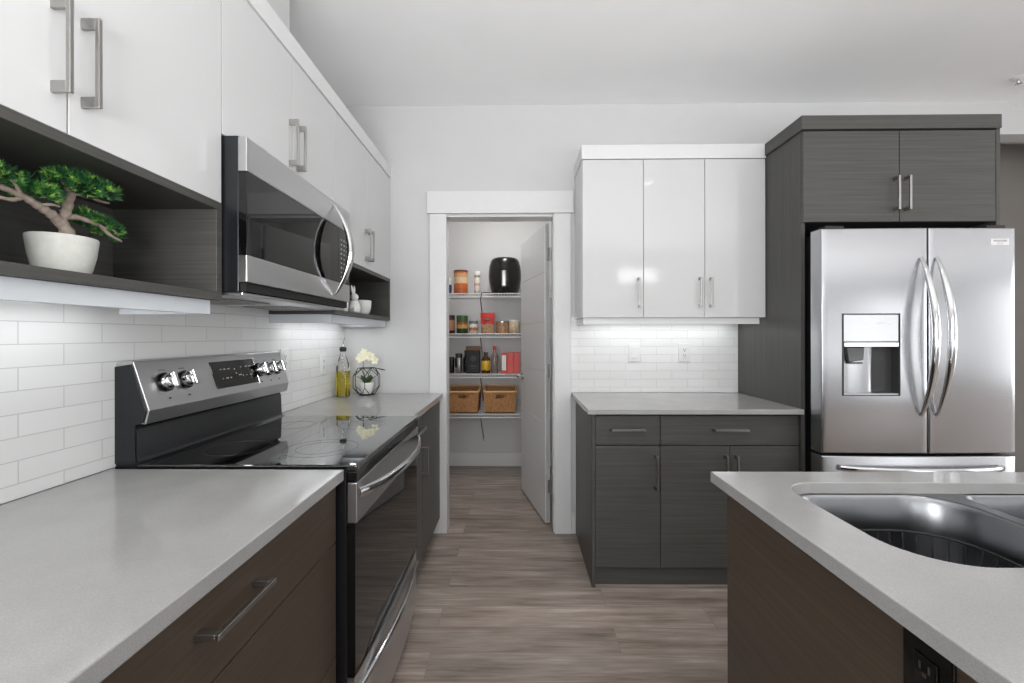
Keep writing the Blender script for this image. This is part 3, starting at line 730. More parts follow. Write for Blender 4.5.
def lettering(txt, size, loc, rot, mat, parent):
    cu = bpy.data.curves.new('lettering', 'FONT'); cu.body = txt; cu.size = size; cu.align_x = 'CENTER'; cu.align_y = 'CENTER'; cu.extrude = 0.0002
    t = bpy.data.objects.new('lettering', cu); COL.objects.link(t)
    me = bpy.data.meshes.new_from_object(t.evaluated_get(bpy.context.evaluated_depsgraph_get()))
    bpy.data.objects.remove(t); bpy.data.curves.remove(cu)
    p = parent
    while p.parent: p = p.parent
    me.transform(Matrix.Translation(Vector(loc) - p.location) @ rot); me.materials.clear(); me.materials.append(mat)
    o = bpy.data.objects.new('lettering', me); COL.objects.link(o); o.parent = parent; return o
lettering('FRIGIDAIRE', 0.0125, (2.27, front_y(2.27) - 0.0023, 1.720), Matrix.Rotation(PI / 2, 4, 'X'), M['dark_mark'], bd)
lettering('GALLERY', 0.008, (2.27, front_y(2.27) - 0.0023, 1.708), Matrix.Rotation(PI / 2, 4, 'X'), M['grey_mark'], bd)

# ------------------------------------------------------------------ island
r = thing('kitchen_island', (1.1, 0.3, 0), 'dark brown wood island base in the right foreground under the sink', 'island')
IX = 0.549
b = MB(); b.box(IX, IX + 0.019, -0.75, 1.150, 0, 0.881, 0.001); b.build('side_panel', M['wood_i'], r)
b = MB(); b.box(IX + 0.0195, 1.70, 1.131, 1.150, 0, 0.881, 0.001); b.build('end_panel', M['wood_i'], r)
b = MB(); b.box(1.681, 1.70, -0.75, 1.1305, 0, 0.881, 0.001); b.box(IX + 0.0195, 1.6805, -0.75, -0.731, 0, 0.881, 0.001); b.build('back_panel', M['wood_i'], r)
b = MB(); b.box(IX + 0.0195, 1.6805, -0.7305, 1.1305, 0.02, 0.04); b.build('base_board', M['wood_i'], r)
cut = rrect(0.648, 1.50, 0.700, 1.100, [0.09, 0.085, 0.11, 0.11], 10)
b = MB(); b.slab([(0.523, -0.80), (1.74, -0.80), (1.74, 1.188), (0.523, 1.188)], [cut], 0.8825, 0.91, 0.0022)
tag(b.build('countertop', M['quartz'], smooth=False), 'light grey quartz island countertop with a sink cutout', 'countertop')
# sink: flange, two bowls
r = thing('sink', (1.07, 0.9, 0.65), 'stainless steel double bowl undermount sink set in the island', 'sink')
BL = dict(x0=0.662, x1=1.052, y0=0.712, y1=1.104, r=[0.115, 0.085, 0.10, 0.15])
BR = dict(x0=1.082, x1=1.490, y0=0.712, y1=1.104, r=[0.085, 0.055, 0.15, 0.10])
def loop(B, inset, dz): return [(p[0], p[1]) for p in rrect(B['x0'] + inset, B['x1'] - inset, B['y0'] + inset, B['y1'] - inset, [max(0.03, q - inset) for q in B['r']], 12)]
b = MB(); b.slab(rrect(0.630, 1.52, 0.690, 1.118, 0.09, 10), [loop(BL, 0, 0), loop(BR, 0, 0)], 0.8805, 0.8823)
b.build('flange', M['steel_sink'], r, False)
for B in (BL, BR):
    bmx = bmesh.new(); rings = []
    for (ins, z) in ((0, 0.8815), (0.003, 0.876), (0.008, 0.868), (0.014, 0.80), (0.020, 0.72), (0.030, 0.695), (0.055, 0.682), (0.12, 0.680)):
        rings.append([bmx.verts.new((p[0], p[1], z)) for p in loop(B, ins, z)])
    for i in range(len(rings) - 1):
        n = len(rings[i])
        for k in range(n): bmx.faces.new((rings[i][k], rings[i][(k + 1) % n], rings[i + 1][(k + 1) % n], rings[i + 1][k]))
    bmx.faces.new(rings[-1]); bmesh.ops.recalc_face_normals(bmx, faces=bmx.faces[:])
    m = MB(); m._merge(bmx); o = m.build('bowl', M['steel_sink'], r)
    sd = o.modifiers.new('thickness', 'SOLIDIFY'); sd.thickness = 0.0015; sd.offset = -1
    m = MB(); m.lathe(((B['x0'] + B['x1']) / 2, 0.93, 0.6815), [(0.045, 0), (0.045, 0.0025), (0.034, 0.003), (0.03, 0.001), (0.001, 0.001)], 28); m.build('drain', M['chrome'], r)
# wire rack standing in the left bowl
r = thing('sink_rack', (0.85, 0.9, 0.682), 'black wire rack standing inside the left sink bowl', 'sink rack')
rim = rrect(0.700, 1.012, 0.760, 1.052, [0.12, 0.06, 0.06, 0.12], 8)
b = MB(); b.tube([(p[0], p[1], 0.812) for p in rim], 0.003, 8, True); b.build('rim_wire', M['black_matte'], r)
low = rrect(0.715, 0.992, 0.775, 1.032, [0.11, 0.05, 0.05, 0.11], 8)
b = MB(); b.tube([(p[0], p[1], 0.700) for p in low], 0.0028, 8, True)
for k in range(7):
    x = 0.735 + k * 0.04; b.tube([(x, 0.78, 0.702), (x, 1.025, 0.702)], 0.002, 6)
for x, y in ((0.74, 0.80), (0.74, 1.0), (0.95, 0.82), (0.95, 0.98)): b.tube([(x, y, 0.700), (x, y, 0.6835)], 0.005, 8)
b.build('floor_wire', M['black_matte'], r)
def walk(lp, n):
    L = [0]; m = len(lp)
    for i in range(m): L.append(L[-1] + (Vector(lp[(i + 1) % m]) - Vector(lp[i])).length)
    out = []
    for k in range(n):
        t = L[-1] * k / n
        for i in range(m):
            if L[i] <= t <= L[i + 1]:
                f = (t - L[i]) / max(1e-9, L[i + 1] - L[i]); a, c = Vector(lp[i]), Vector(lp[(i + 1) % m]); out.append(a.lerp(c, f)); break
    return out
b = MB()
for p, q in zip(walk(rim, 38), walk(low, 38)): b.tube([(p.x, p.y, 0.812), (q.x, q.y, 0.700)], 0.0019, 6)
b.build('side_wire', M['black_matte'], r)
# black outlet on island side
r = wall_plate('island_outlet', (IX, 0.587, 0.815), '-x', 'black outlet on the island side panel under the counter', 'outlet', 'black_gloss')

# ------------------------------------------------------------------ things on the left counters and shelves
# bonsai
CX, CYb, ZS = -0.965, 0.918, 1.3995
r = thing('bonsai', (CX, CYb, ZS), 'artificial pine bonsai in a pale stone bowl on the dark open shelf', 'plant')
M['stone'] = plain('pale_stone', (200, 200, 194), 0.75, var=0.06, scale=60)
M['soil'] = plain('dark_soil', (46, 40, 34), 0.9, var=0.2, scale=150)
M['bark'] = plain('grey_brown_bark', (150, 136, 124), 0.8, var=0.22, scale=80)
t = NT('pine_needles'); t.set(rough=0.5)
t.l(t.ramp(t.noise(t.coord(), 55, 3), [(0.40, lin((22, 66, 38))), (0.53, lin((50, 114, 52))), (0.66, lin((150, 192, 80)))]), t.b.inputs['Base Color']); M['needle'] = t.m
b = MB(); b.lathe((CX, CYb, ZS), [(.034, 0.0005), (.040, .004), (.047, .022), (.053, .050), (.0565, .078), (.0573, .086), (.056, .0885), (.0525, .087), (.050, .078)], 40)
b.build('pot', M['stone'], r)
b = MB(); b.lathe((CX, CYb, ZS), [(.0495, .070), (.0495, .078), (.03, .084), (.001, .085)], 28); b.build('soil', M['soil'], r)
def br(mb, pts, r0, r1):
    n = len(pts); out = []; rad = []
    for i in range(n - 1):
        for k in range(4):
            t = k / 4; p0 = Vector(pts[max(i - 1, 0)]); p1 = Vector(pts[i]); p2 = Vector(pts[i + 1]); p3 = Vector(pts[min(i + 2, n - 1)])
            q = 0.5 * ((2 * p1) + (p2 - p0) * t + (2 * p0 - 5 * p1 + 4 * p2 - p3) * t * t + (3 * p1 - p0 - 3 * p2 + p3) * t ** 3)
            out.append(q)
    out.append(Vector(pts[-1])); m = len(out)
    for i in range(m): rad.append((r0 + (r1 - r0) * i / (m - 1)) * (1 + 0.15 * math.sin(i * 2.1)))
    mb.tube(out, rad, 9)
b = MB(); X_ = -0.965  # branch points below worked out from image pixels
br(b, [(X_, .931, 1.475), (X_, .926, 1.503), (X_, .908, 1.525)], .0135, .011)
br(b, [(X_, .908, 1.522), (X_ + .004, .890, 1.531), (X_ + .004, .872, 1.538), (X_ + .006, .852, 1.545), (X_ + .004, .831, 1.553), (X_, .800, 1.558)], .0105, .005)
br(b, [(X_ + .004, .836, 1.551), (X_ + .01, .826, 1.562), (X_ + .008, .815, 1.578)], .005, .003)
br(b, [(X_, .838, 1.547), (X_ + .004, .820, 1.538), (X_ + .002, .795, 1.537)], .005, .003)
br(b, [(X_ + .004, .865, 1.541), (X_ + .018, .878, 1.546), (X_ + .02, .893, 1.546)], .004, .002)
br(b, [(X_, .911, 1.523), (X_ + .002, .922, 1.542), (X_, .930, 1.567), (X_, .938, 1.593)], .0105, .0075)
br(b, [(X_, .935, 1.588), (X_ + .005, .920, 1.594), (X_ + .01, .905, 1.603)], .005, .0025)
br(b, [(X_, .936, 1.588), (X_ + .006, .962, 1.591), (X_ + .01, .994, 1.588), (X_ + .01, 1.012, 1.59)], .005, .0025)
br(b, [(X_, .915, 1.530), (X_ + .006, .940, 1.537), (X_ + .01, .965, 1.535), (X_ + .012, .989, 1.530), (X_ + .014, 1.008, 1.516), (X_ + .014, 1.040, 1.506)], .007, .003)
br(b, [(X_ + .012, .992, 1.528), (X_ + .02, 1.006, 1.528), (X_ + .02, 1.02, 1.522)], .003, .0015)
b.build('trunk', M['bark'], r)
def pad(c, rad, n, tilt=0.0):
    mb = bmesh.new(); c = Vector(c)
    for _ in range(n):
        while True:
            q = Vector((random.uniform(-1, 1), random.uniform(-1, 1), random.uniform(-0.6, 1)))
            if 0.35 < q.length < 1: break
        p = c + Vector((q.x * rad[0], q.y * rad[1], q.z * rad[2] + tilt * q.y * rad[1]))
        ax = (Vector((q.x, q.y, q.z + 0.7))).normalized()
        for k in range(13):
            d = (ax + Vector((random.gauss(0, .55), random.gauss(0, .55), random.gauss(0, .45)))).normalized()
            L = random.uniform(.010, .018); u = d.orthogonal().normalized() * .0011; v = d.cross(u).normalized() * .0011
            A = [mb.verts.new(p + u), mb.verts.new(p - u * .5 + v), mb.verts.new(p - u * .5 - v)]; T = mb.verts.new(p + d * L)
            for i in range(3): mb.faces.new((A[i], A[(i + 1) % 3], T))
    m = MB(); m._merge(mb); return m.build('foliage', M['needle'], r, False)
pad((X_ + .045, .920, 1.598), (.045, .066, .016), 150, -.10)
pad((X_ + .005, .853, 1.566), (.05, .030, .022), 100, -.2)
pad((X_ - .005, .792, 1.574), (.05, .030, .022), 80, 0.0)
pad((X_ - .005, 1.005, 1.533), (.035, .056, .016), 120, -.32)
# white ornament cut by the frame edge
r = thing('coral_ornament', (-0.93, 0.70, ZS), 'white ceramic branch ornament at the left edge beside the bonsai', 'ornament')
M['ceramic'] = plain('white_glazed_ceramic', (236, 236, 234), 0.2, var=0.01)
b = MB(); b.lathe((-0.93, 0.70, ZS), [(.024, .0005), (.026, .006), (.014, .012), (.010, .02), (.001, .021)], 24); b.build('base', M['ceramic'], r)
b = MB()
for (pts) in ([(0, 0, .01), (0, .004, .05), (.004, .020, .085)], [(0, .002, .035), (.004, .030, .050), (.004, .050, .048)], [(0, .003, .06), (.002, -.02, .08), (0, -.025, .1)], [(.002, .012, .07), (.004, .036, .070), (.006, .052, .074)]):
    br(b, [(-0.93 + p[0], 0.70 + p[1], ZS + p[2]) for p in pts], .006, .004)
b.build('branches', M['ceramic'], r)

# rabbit figurine, bowl and small cup in the far open shelf
r = thing('rabbit_figurine', (-0.865, 2.32, ZS), 'white ceramic rabbit figurine with upright ears in the far open shelf', 'figurine')
rx, ry = -0.868, 2.32
b = MB(); b.lathe((rx, ry, ZS), [(.028, .0005), (.034, .012), (.036, .03), (.030, .052), (.021, .068), (.012, .076), (.001, .078)], 24, sx=.9); b.lathe((rx + .006, ry - .012, ZS + .085), [(.001, -.022), (.014, -.018), (.021, -.004), (.020, .008), (.011, .018), (.001, .021)], 20, sx=1.0, sy=1.1)
b.tube([(rx + .020, ry - .01, ZS + .03), (rx + .026, ry - .012, ZS + .005)], [.010, .009], 10); b.tube([(rx + .012, ry - .028, ZS + .03), (rx + .016, ry - .034, ZS + .005)], [.010, .009], 10)
b.build('body', M['ceramic'], r)
for dy in (-.010, .010):
    b = MB(); b.tube([(rx, ry - .010 + dy * .6, ZS + .100), (rx - .002, ry - .010 + dy * 1.2, ZS + .118), (rx - .004, ry - .008 + dy * 1.8, ZS + .136), (rx - .004, ry - .008 + dy * 2, ZS + .148)], [.005, .0075, .006, .0015], 10); b.build('ear', M['ceramic'], r)
b = MB(); b.lathe((-0.915, 2.57, ZS), [(.030, .0005), (.034, .003), (.046, .022), (.052, .05), (.054, .086), (.052, .088), (.050, .086), (.047, .05), (.03, .012), (.001, .010)], 36)
tag(b.build('bowl', M['ceramic']), 'plain white ceramic cup behind the rabbit in the far open shelf', 'cup')
b = MB(); b.lathe((-0.875, 2.19, ZS), [(.020, .0005), (.024, .006), (.026, .045), (.024, .048), (.022, .044), (.019, .01), (.001, .008)], 28)
tag(b.build('votive_cup', M['ceramic']), 'small white votive cup beside the rabbit, partly behind the microwave', 'cup')

# oil bottle
ox, oy = -1.062, 2.655
r = thing('oil_bottle', (ox, oy, .91), 'glass bottle of golden olive oil with pour spout on the far counter', 'bottle')
sec = lambda h, z: [(ox + p[0], oy + p[1], z) for p in rrect(-h, h, -h, h, h * .35, 5)]
def loft(rings, cap0=True, cap1=True):
    m = bmesh.new(); R = [[m.verts.new(p) for p in q] for q in rings]
    for i in range(len(R) - 1):
        n = len(R[i])
        for k in range(n): m.faces.new((R[i][k], R[i][(k + 1) % n], R[i + 1][(k + 1) % n], R[i + 1][k]))
    if cap0: m.faces.new(R[0])
    if cap1: m.faces.new(R[-1])
    bmesh.ops.recalc_face_normals(m, faces=m.faces[:]); mb = MB(); mb._merge(m); return mb
def circ(h, z, n=24): return [(ox + h * math.cos(2 * PI * (k + .5) / n), oy + h * math.sin(2 * PI * (k + .5) / n), z) for k in range(n)]
loft([sec(.031, .9105), sec(.034, .914), sec(.034, 1.095), circ(.032, 1.118), circ(.024, 1.142), circ(.017, 1.158), circ(.015, 1.185)]).build('glass', M['glass'], r)
loft([sec(.0305, .9165), sec(.0315, .920), sec(.0315, 1.066), sec(.0314, 1.0662)]).build('oil', M['oil'], r)
b = MB(); b.lathe((ox, oy, 0), [(.012, 1.183), (.018, 1.186), (.021, 1.196), (.019, 1.208), (.010, 1.214), (.001, 1.215)], 20); b.build('stopper', M['black_matte'], r)
b = MB(); b.tube([(ox, oy, 1.213), (ox, oy, 1.235), (ox + .004, oy - .002, 1.252), (ox + .013, oy - .006, 1.268)], [.0045, .004, .0035, .003], 10); b.build('spout', M['chrome'], r)

# orchid in a geometric wire holder
gx, gy = -0.945, 2.735
r = thing('potted_orchid', (gx, gy, .91), 'cream orchid in a white pot inside a black geometric wire holder', 'plant')
b = MB(); R0, R1, R2 = .050, .086, .052
def hexr(rad, z, off): return [Vector((gx + rad * math.cos(PI / 3 * k + off), gy + rad * math.sin(PI / 3 * k + off), z)) for k in range(6)]
A = hexr(R0, .914, .2); B_ = hexr(R1, .962, .2 + PI / 6); C_ = hexr(R1, 1.030, .2 + PI / 6); D_ = hexr(R2, 1.078, .2)
for q in (A, D_):
    for k in range(6): b.tube([q[k], q[(k + 1) % 6]], .0021, 6)
for k in range(6):
    b.tube([A[k], B_[k]], .0021, 6); b.tube([A[k], B_[k - 1]], .0021, 6); b.tube([B_[k], C_[k]], .0021, 6); b.tube([D_[k], C_[k]], .0021, 6); b.tube([D_[k], C_[k - 1]], .0021, 6)
b.tube([D_[0], D_[0] + Vector((.045, -.01, -.012)), D_[0] + Vector((.062, .0, -.014)), D_[0] + Vector((.045, .01, -.010)), D_[0] + Vector((0, .01, -.002))], .0021, 6)
b.lathe((gx, gy, .91), [(.048, .0008), (.050, .002), (.050, .0055), (.001, .006)], 6)
b.build('wire_holder', M['black_matte'], r)
b = MB(); b.lathe((gx, gy, .9165), [(.028, .0), (.033, .003), (.045, .062), (.046, .070), (.042, .072), (.040, .064), (.001, .062)], 28); b.build('pot', M['ceramic'], r)
M['leaf'] = plain('orchid_leaf', (62, 84, 34), 0.45, var=0.2, scale=40)
M['petal'] = plain('cream_petal', (238, 233, 205), 0.5, var=0.05, scale=80)
M['stem'] = plain('green_stem', (104, 112, 60), 0.5, var=0.1)
def blade(mb, base, d, L, wd, droop, nrm=(0, 0, 1), th=.0012):
    base = Vector(base); d = Vector(d).normalized(); sd = d.cross(Vector(nrm)).normalized(); up = sd.cross(d)
    n = 7; m = bmesh.new(); top = []; bot = []
    for i in range(n + 1):
        t = i / n; c = base + d * L * t + up * (-droop * t * t); hw = wd * math.sin(PI * min(.98, .08 + .9 * t)) ** .8
        top.append([m.verts.new(c + sd * hw * q + up * (th + abs(q) * hw * .2)) for q in (-1, 0, 1)]); bot.append([m.verts.new(c + sd * hw * q + up * (-th + abs(q) * hw * .2)) for q in (-1, 0, 1)])
    for i in range(n):
        for q in range(2):
            m.faces.new((top[i][q], top[i][q + 1], top[i + 1][q + 1], top[i + 1][q])); m.faces.new((bot[i][q], bot[i + 1][q], bot[i + 1][q + 1], bot[i][q + 1]))
        m.faces.new((top[i][0], top[i + 1][0], bot[i + 1][0], bot[i][0])); m.faces.new((top[i][2], bot[i][2], bot[i + 1][2], top[i + 1][2]))
    m.faces.new(top[0] + bot[0][::-1]); m.faces.new(top[-1] + bot[-1][::-1])
    bmesh.ops.recalc_face_normals(m, faces=m.faces[:]); mb._merge(m)
for k in range(6):
    a = k * PI / 3 + .4; b = MB(); blade(b, (gx + .008 * math.cos(a), gy + .008 * math.sin(a), .975), (math.cos(a), math.sin(a), 1.9), .072, .019, .022); b.build('leaf', M['leaf'], r)
b = MB(); br(b, [(gx, gy, .97), (gx - .012, gy - .01, 1.04), (gx - .016, gy - .016, 1.10), (gx - .008, gy - .02, 1.155), (gx + .02, gy - .02, 1.172), (gx + .06, gy - .02, 1.152)], .0028, .0018); b.build('stem', M['stem'], r)
for (fx, fy, fz_, sc) in ((-.026, -.032, 1.142, 1.0), (.008, -.036, 1.158, 1.05), (.036, -.034, 1.152, 1.0), (.062, -.030, 1.128, .85), (-.006, -.028, 1.178, .8)):
    b = MB(); c = Vector((gx + fx, gy + fy, fz_)); rot = random.uniform(0, 1)
    for k in range(5):
        a = 2 * PI * k / 5 + rot; blade(b, c, (math.cos(a), -.25, math.sin(a)), 0.032 * sc, .013 * sc, .003, nrm=(0, -1, 0), th=.0006)
    b.lathe(c + Vector((0, -.004, 0)), [(.001, -.004), (.004, -.001), (.004, .003), (.001, .005)], 10)
    b.build('flower', M['petal'], r)

# ------------------------------------------------------------------ ceiling fittings
r = thing('sprinkler_head', (2.925, 2.58, ZC), 'white ceiling sprinkler head at the upper right corner', 'sprinkler')
b = MB(); b.lathe((2.925, 2.58, ZC), [(.034, -.0005), (.034, -.003), (.024, -.010), (.012, -.011), (.001, -.011)], 28); b.build('escutcheon', M['white_plastic'], r)
b = MB(); b.lathe((2.925, 2.58, ZC), [(.007, -.011), (.007, -.030), (.004, -.034), (.016, -.036), (.016, -.038), (.001, -.039)], 20); b.tube([(2.913, 2.58, ZC - .012), (2.911, 2.58, ZC - .028), (2.923, 2.58, ZC - .036)], .0022, 6); b.tube([(2.937, 2.58, ZC - .012), (2.939, 2.58, ZC - .028), (2.927, 2.58, ZC - .036)], .0022, 6); b.build('deflector', M['chrome'], r)
for (x, y, lb) in ((1.29, .73, 'over the island sink'), (.95, -1.08, 'behind the camera'), (-.05, .35, 'above the aisle'), (2.9, -.4, 'over the dining side'), (-.05, -1.2, 'at the rear left')):
    r = thing('downlight', (x, y, ZC), 'round recessed ceiling downlight ' + lb, 'ceiling light', 'recessed downlights')
    b = MB(); b.lathe((x, y, ZC), [(.055, -.0005), (.062, -.004), (.050, -.005), (.048, -.001)], 32); b.build('trim_ring', M['white_satin'], r)
    b = MB(); b.lathe((x, y, ZC), [(.047, -.0008), (.047, -.002), (.001, -.002)], 32); b.build('lens', M['downlight'], r)
    l = bpy.data.lights.new('downlight_glow', 'AREA'); l.shape = 'DISK'; l.size = .11; l.energy = 2.2; l.color = (1, .95, .88); l.spread = math.radians(130)
    o = bpy.data.objects.new('downlight_glow', l); COL.objects.link(o); o.location = (x, y, ZC - .008)
# pantry ceiling light
r = thing('pantry_light', (-.1, 3.55, ZC), 'flush ceiling light inside the pantry', 'ceiling light')
b = MB(); b.lathe((-.1, 3.55, ZC), [(.15, -.0005), (.15, -.02), (.13, -.045), (.001, -.05)], 32); b.build('diffuser', M['downlight'], r)
l = bpy.data.lights.new('pantry_glow', 'AREA'); l.shape = 'DISK'; l.size = .28; l.energy = 13; l.color = (1, .98, .95)
o = bpy.data.objects.new('pantry_glow', l); COL.objects.link(o); o.location = (-.1, 3.55, ZC - .06)

# ------------------------------------------------------------------ pantry shelves
SF = 3.93
SHZ = {1: 1.662, 2: 1.300, 3: .936, 4: .577}
ord_ = {1: 'top', 2: 'second from top', 3: 'third from top', 4: 'lowest'}
for i, z in SHZ.items():
    r = thing('wire_shelf', (-.1, 4.1, z), 'white wire pantry shelf, the %s of four' % ord_[i], 'shelf', 'white wire pantry shelves')
    x0, x1 = PL + .002, PR - .002
    b = MB()
    n = int((x1 - x0) / .026)
    for k in range(n + 1):
        x = x0 + .006 + (x1 - x0 - .012) * k / n
        b.tube([(x, PB - .004, z - .003), (x, SF, z - .003), (x, SF - .001, z - .030)], .0019, 5)
    for y in (SF + .12, SF + .24): b.tube([(x0, y, z - .007), (x1, y, z - .007)], .0021, 6)
    b.build('deck', M['white_wire'], r)
    b = MB(); b.tube([(x0, SF - .003, z - .003), (x1, SF - .003, z - .003)], .0034, 8); b.tube([(x0, SF - .003, z - .034), (x1, SF - .003, z - .034)], .0034, 8); b.tube([(x0, PB - .006, z - .007), (x1, PB - .006, z - .007)], .003, 8); b.build('edge_rail', M['white_wire'], r)
    for x in (-.330, .045, .55):
        b = MB(); b.box(x - .006, x + .006, PB - .004, PB - .0005, z - .33, z - .27); 
        b.tube([(x, SF + .004, z - .034), (x, PB - .006, z - .30)], .0052, 8); b.build('brace', M['nickel'], r)
# ------------------------------------------------------------------ pantry goods
def bandmat(name, stops, horiz=False, rough=0.4):
    """printed label: bands of colour up the height (local z in metres) with a blotchy print"""
    t = NT(name); t.set(rough=rough)
    c = t.n('ShaderNodeTexCoord'); sp = t.n('ShaderNodeSeparateXYZ'); t.l(c.outputs['Object'], sp.inputs[0])
    nz = t.noise(t.coord((60, 60, 60)), 1.0, 2)
    ad = t.n('ShaderNodeMath', operation='MULTIPLY_ADD'); ad.inputs[1].default_value = .03; ad.inputs[2].default_value = -.015; t.l(nz, ad.inputs[0])
    sm = t.n('ShaderNodeMath', operation='ADD'); t.l(sp.outputs[2], sm.inputs[0]); t.l(ad.outputs[0], sm.inputs[1])
    ml = t.n('ShaderNodeMath', operation='MULTIPLY'); ml.inputs[1].default_value = 4.0; t.l(sm.outputs[0], ml.inputs[0])
    r_ = t.n('ShaderNodeValToRGB'); r_.color_ramp.interpolation = 'CONSTANT'; e = r_.color_ramp.elements
    while len(e) < len(stops): e.new(.5)
    for q, (p, cc) in zip(e, stops): q.position = p * 4.0; q.color = lin(cc)
    t.l(ml.outputs[0], r_.inputs[0]); t.l(r_.outputs[0], t.b.inputs['Base Color']); return t.m
def can(name, x, y, z, rad, h, mat, label, cat, lid=None, lidh=.012, neck=None):
    r = thing(name, (x, y, z), label, cat, 'pantry goods')
    b = MB()
    if neck: prof = [(rad * .92, .0005), (rad, .004), (rad, h * neck[0]), (rad * .85, h * (neck[0] + .06)), (rad * neck[1], h * neck[2]), (rad * neck[1], h - lidh), (.001, h - lidh)]
    else: prof = [(rad * .95, .0005), (rad, .003), (rad, h - lidh - .002), (rad * .96, h - lidh), (.001, h - lidh)]
    b.lathe((x, y, z), prof, 28); b.build('body', mat, r)
    if lid is not None:
        q = rad * (neck[1] * 1.12 if neck else 1.02)
        b = MB(); b.lathe((x, y, z), [(q, h - lidh + .0002), (q, h - .002), (q * .94, h), (.001, h)], 24); b.build('lid', lid, r)
    return r
def carton(name, x, y, z, wx, wy, h, mat, label, cat, bev=.002):
    b = MB(); b.box(x - wx / 2, x + wx / 2, y - wy / 2, y + wy / 2, z + .0005, z + h, bev); o = b.build(name, mat, None)
    o.data.transform(Matrix.Translation((-x, -y, -z))); o.location = (x, y, z)
    return tag(o, label, cat, 'pantry goods')
PY = 4.02
def px(p, y=PY): return (p - 517) * y / 437   # spacing of goods along a shelf, taken from image pixel columns
z = SHZ[1] + .0005
M['lid_red'] = plain('brown_red_lid', (110, 62, 46), 0.4)
M['lid_white'] = plain('white_lid', (220, 218, 214), 0.4)
M['lid_dark'] = plain('dark_lid', (40, 38, 38), 0.4)
M['lid_steel'] = plain('tin_lid', (170, 168, 164), 0.3, 1.0)
can('spice_shaker', -.625, PY, z, .024, .150, bandmat('print_a', [(0, (38, 52, 98)), (.085, (214, 214, 216))]), 'blue and white shaker at the left end of the top pantry shelf', 'shaker', M['lid_white'], .03)
can('drink_canister', -.517, PY, z, .064, .218, bandmat('print_b', [(0, (176, 92, 48)), (.05, (198, 104, 48)), (.095, (224, 190, 150)), (.15, (206, 160, 120)), (.185, (196, 110, 60))]), 'tall orange and cream canister on the top pantry shelf', 'canister', M['lid_red'], .016)
can('spice_bottle', -.366, PY, z, .028, .208, bandmat('print_c', [(0, (196, 186, 168)), (.03, (216, 206, 196)), (.075, (196, 160, 150)), (.10, (222, 216, 206)), (.15, (150, 140, 128))]), 'slim cream spice bottle standing between canister and air fryer', 'bottle', M['lid_white'], .035)
# air fryer
ax, ay = -.112, 4.085
r = thing('air_fryer', (ax, ay, z), 'black rounded air fryer on the top pantry shelf', 'air fryer')
M['fryer'] = plain('black_fryer_shell', (24, 22, 20), 0.22, var=0.05)
b = MB(); b.lathe((ax, ay, z), [(.112, .0008), (.122, .008), (.138, .06), (.150, .13), (.153, .175), (.150, .22)], 44); b.build('body', M['fryer'], r)
b = MB(); b.lathe((ax, ay, z), [(.150, .2212), (.146, .26), (.134, .305), (.122, .325), (.110, .334), (.001, .336)], 44); b.build('top_housing', M['fryer'], r)
b = MB(); b.lathe((ax, ay, z), [(.06, .3365), (.06, .340), (.001, .341)], 24); b.build('vent_cap', M['black_matte'], r)
b = MB(); b.box(ax - .026, ax + .018, ay - .186, ay - .140, z + .055, z + .205, .010, 3); b.build('basket_handle', M['lid_steel'], r)
b = MB(); b.tube([(ax - .12, ay - .03, z + .012), (ax - .16, ay - .09, z + .012), (ax - .19, ay - .135, z + .008), (ax - .205, ay - .165, z + .002), (ax - .212, ay - .170, z - .05)], .004, 8); b.build('cord', M['black_matte'], r)
z = SHZ[2] + .0005
can('sauce_jar', -.612, PY, z, .040, .168, bandmat('print_d', [(0, (58, 34, 26)), (.03, (170, 120, 92)), (.12, (70, 36, 28))]), 'dark sauce jar at the left end of the second pantry shelf', 'jar', M['lid_dark'], .02)
can('soup_tin', -.503, PY - .01, z, .052, .166, bandmat('print_e', [(0, (40, 66, 36)), (.045, (190, 160, 84)), (.08, (168, 74, 44)), (.10, (48, 80, 40))]), 'green labelled tin on the second pantry shelf', 'tin', M['lid_steel'], .004)
can('small_tin', -.402, PY, z, .041, .116, bandmat('print_f', [(0, (206, 196, 178)), (.03, (182, 96, 70)), (.055, (214, 208, 198)), (.085, (90, 110, 110))]), 'small tin with white and red label on the second pantry shelf', 'tin', M['lid_steel'], .004)
M['nuts'] = plain('mixed_nuts', (158, 122, 92), 0.6, var=0.5, scale=55)
M['nuts2'] = plain('pale_grains', (190, 172, 146), 0.6, var=0.3, scale=80)
M['red_print'] = plain('red_print', (196, 44, 34), 0.4, var=0.1)
# red pouch
r = thing('snack_pouch', (-.270, PY, z), 'red snack pouch with nuts showing at the bottom on the second pantry shelf', 'pouch', 'pantry goods')
def pouch(y0, y1, h0, h1, w0, w1, nm, mat, depth=.04):
    x = -.270
    b = loft([[(x + sx * ((w0 + (w1 - w0) * t) / 2), PY + sy * depth * (1 - .85 * max(0, (t * (h1 - h0) + h0) / .19) ** 2), z + h0 + (h1 - h0) * t) for (sx, sy) in ((-1, -.6), (-.6, -1), (.6, -1), (1, -.6), (1, .6), (.6, 1), (-.6, 1), (-1, .6))] for t in (0, .25, .5, .75, 1)])
    return b.build(nm, mat, r)
pouch(0, 0, .0008, .085, .112, .122, 'window', M['nuts']); pouch(0, 0, .0855, .190, .122, .132, 'printed_top', M['red_print'])
b = MB(); b.box(-.30, -.24, PY - .0415, PY - .030, z + .118, z + .145, .002); b.build('emblem', plain('dark_red_print', (120, 28, 26), 0.4), r)
can('nut_jar', -.133, PY, z, .060, .112, M['nuts'], 'squat jar of mixed nuts on the second pantry shelf', 'jar', M['lid_steel'], .012)
can('grain_jar', -.028, PY, z, .047, .122, M['nuts2'], 'pale jar of grains on the second pantry shelf, nearest the door', 'jar', M['lid_white'], .014)
z = SHZ[3] + .0005
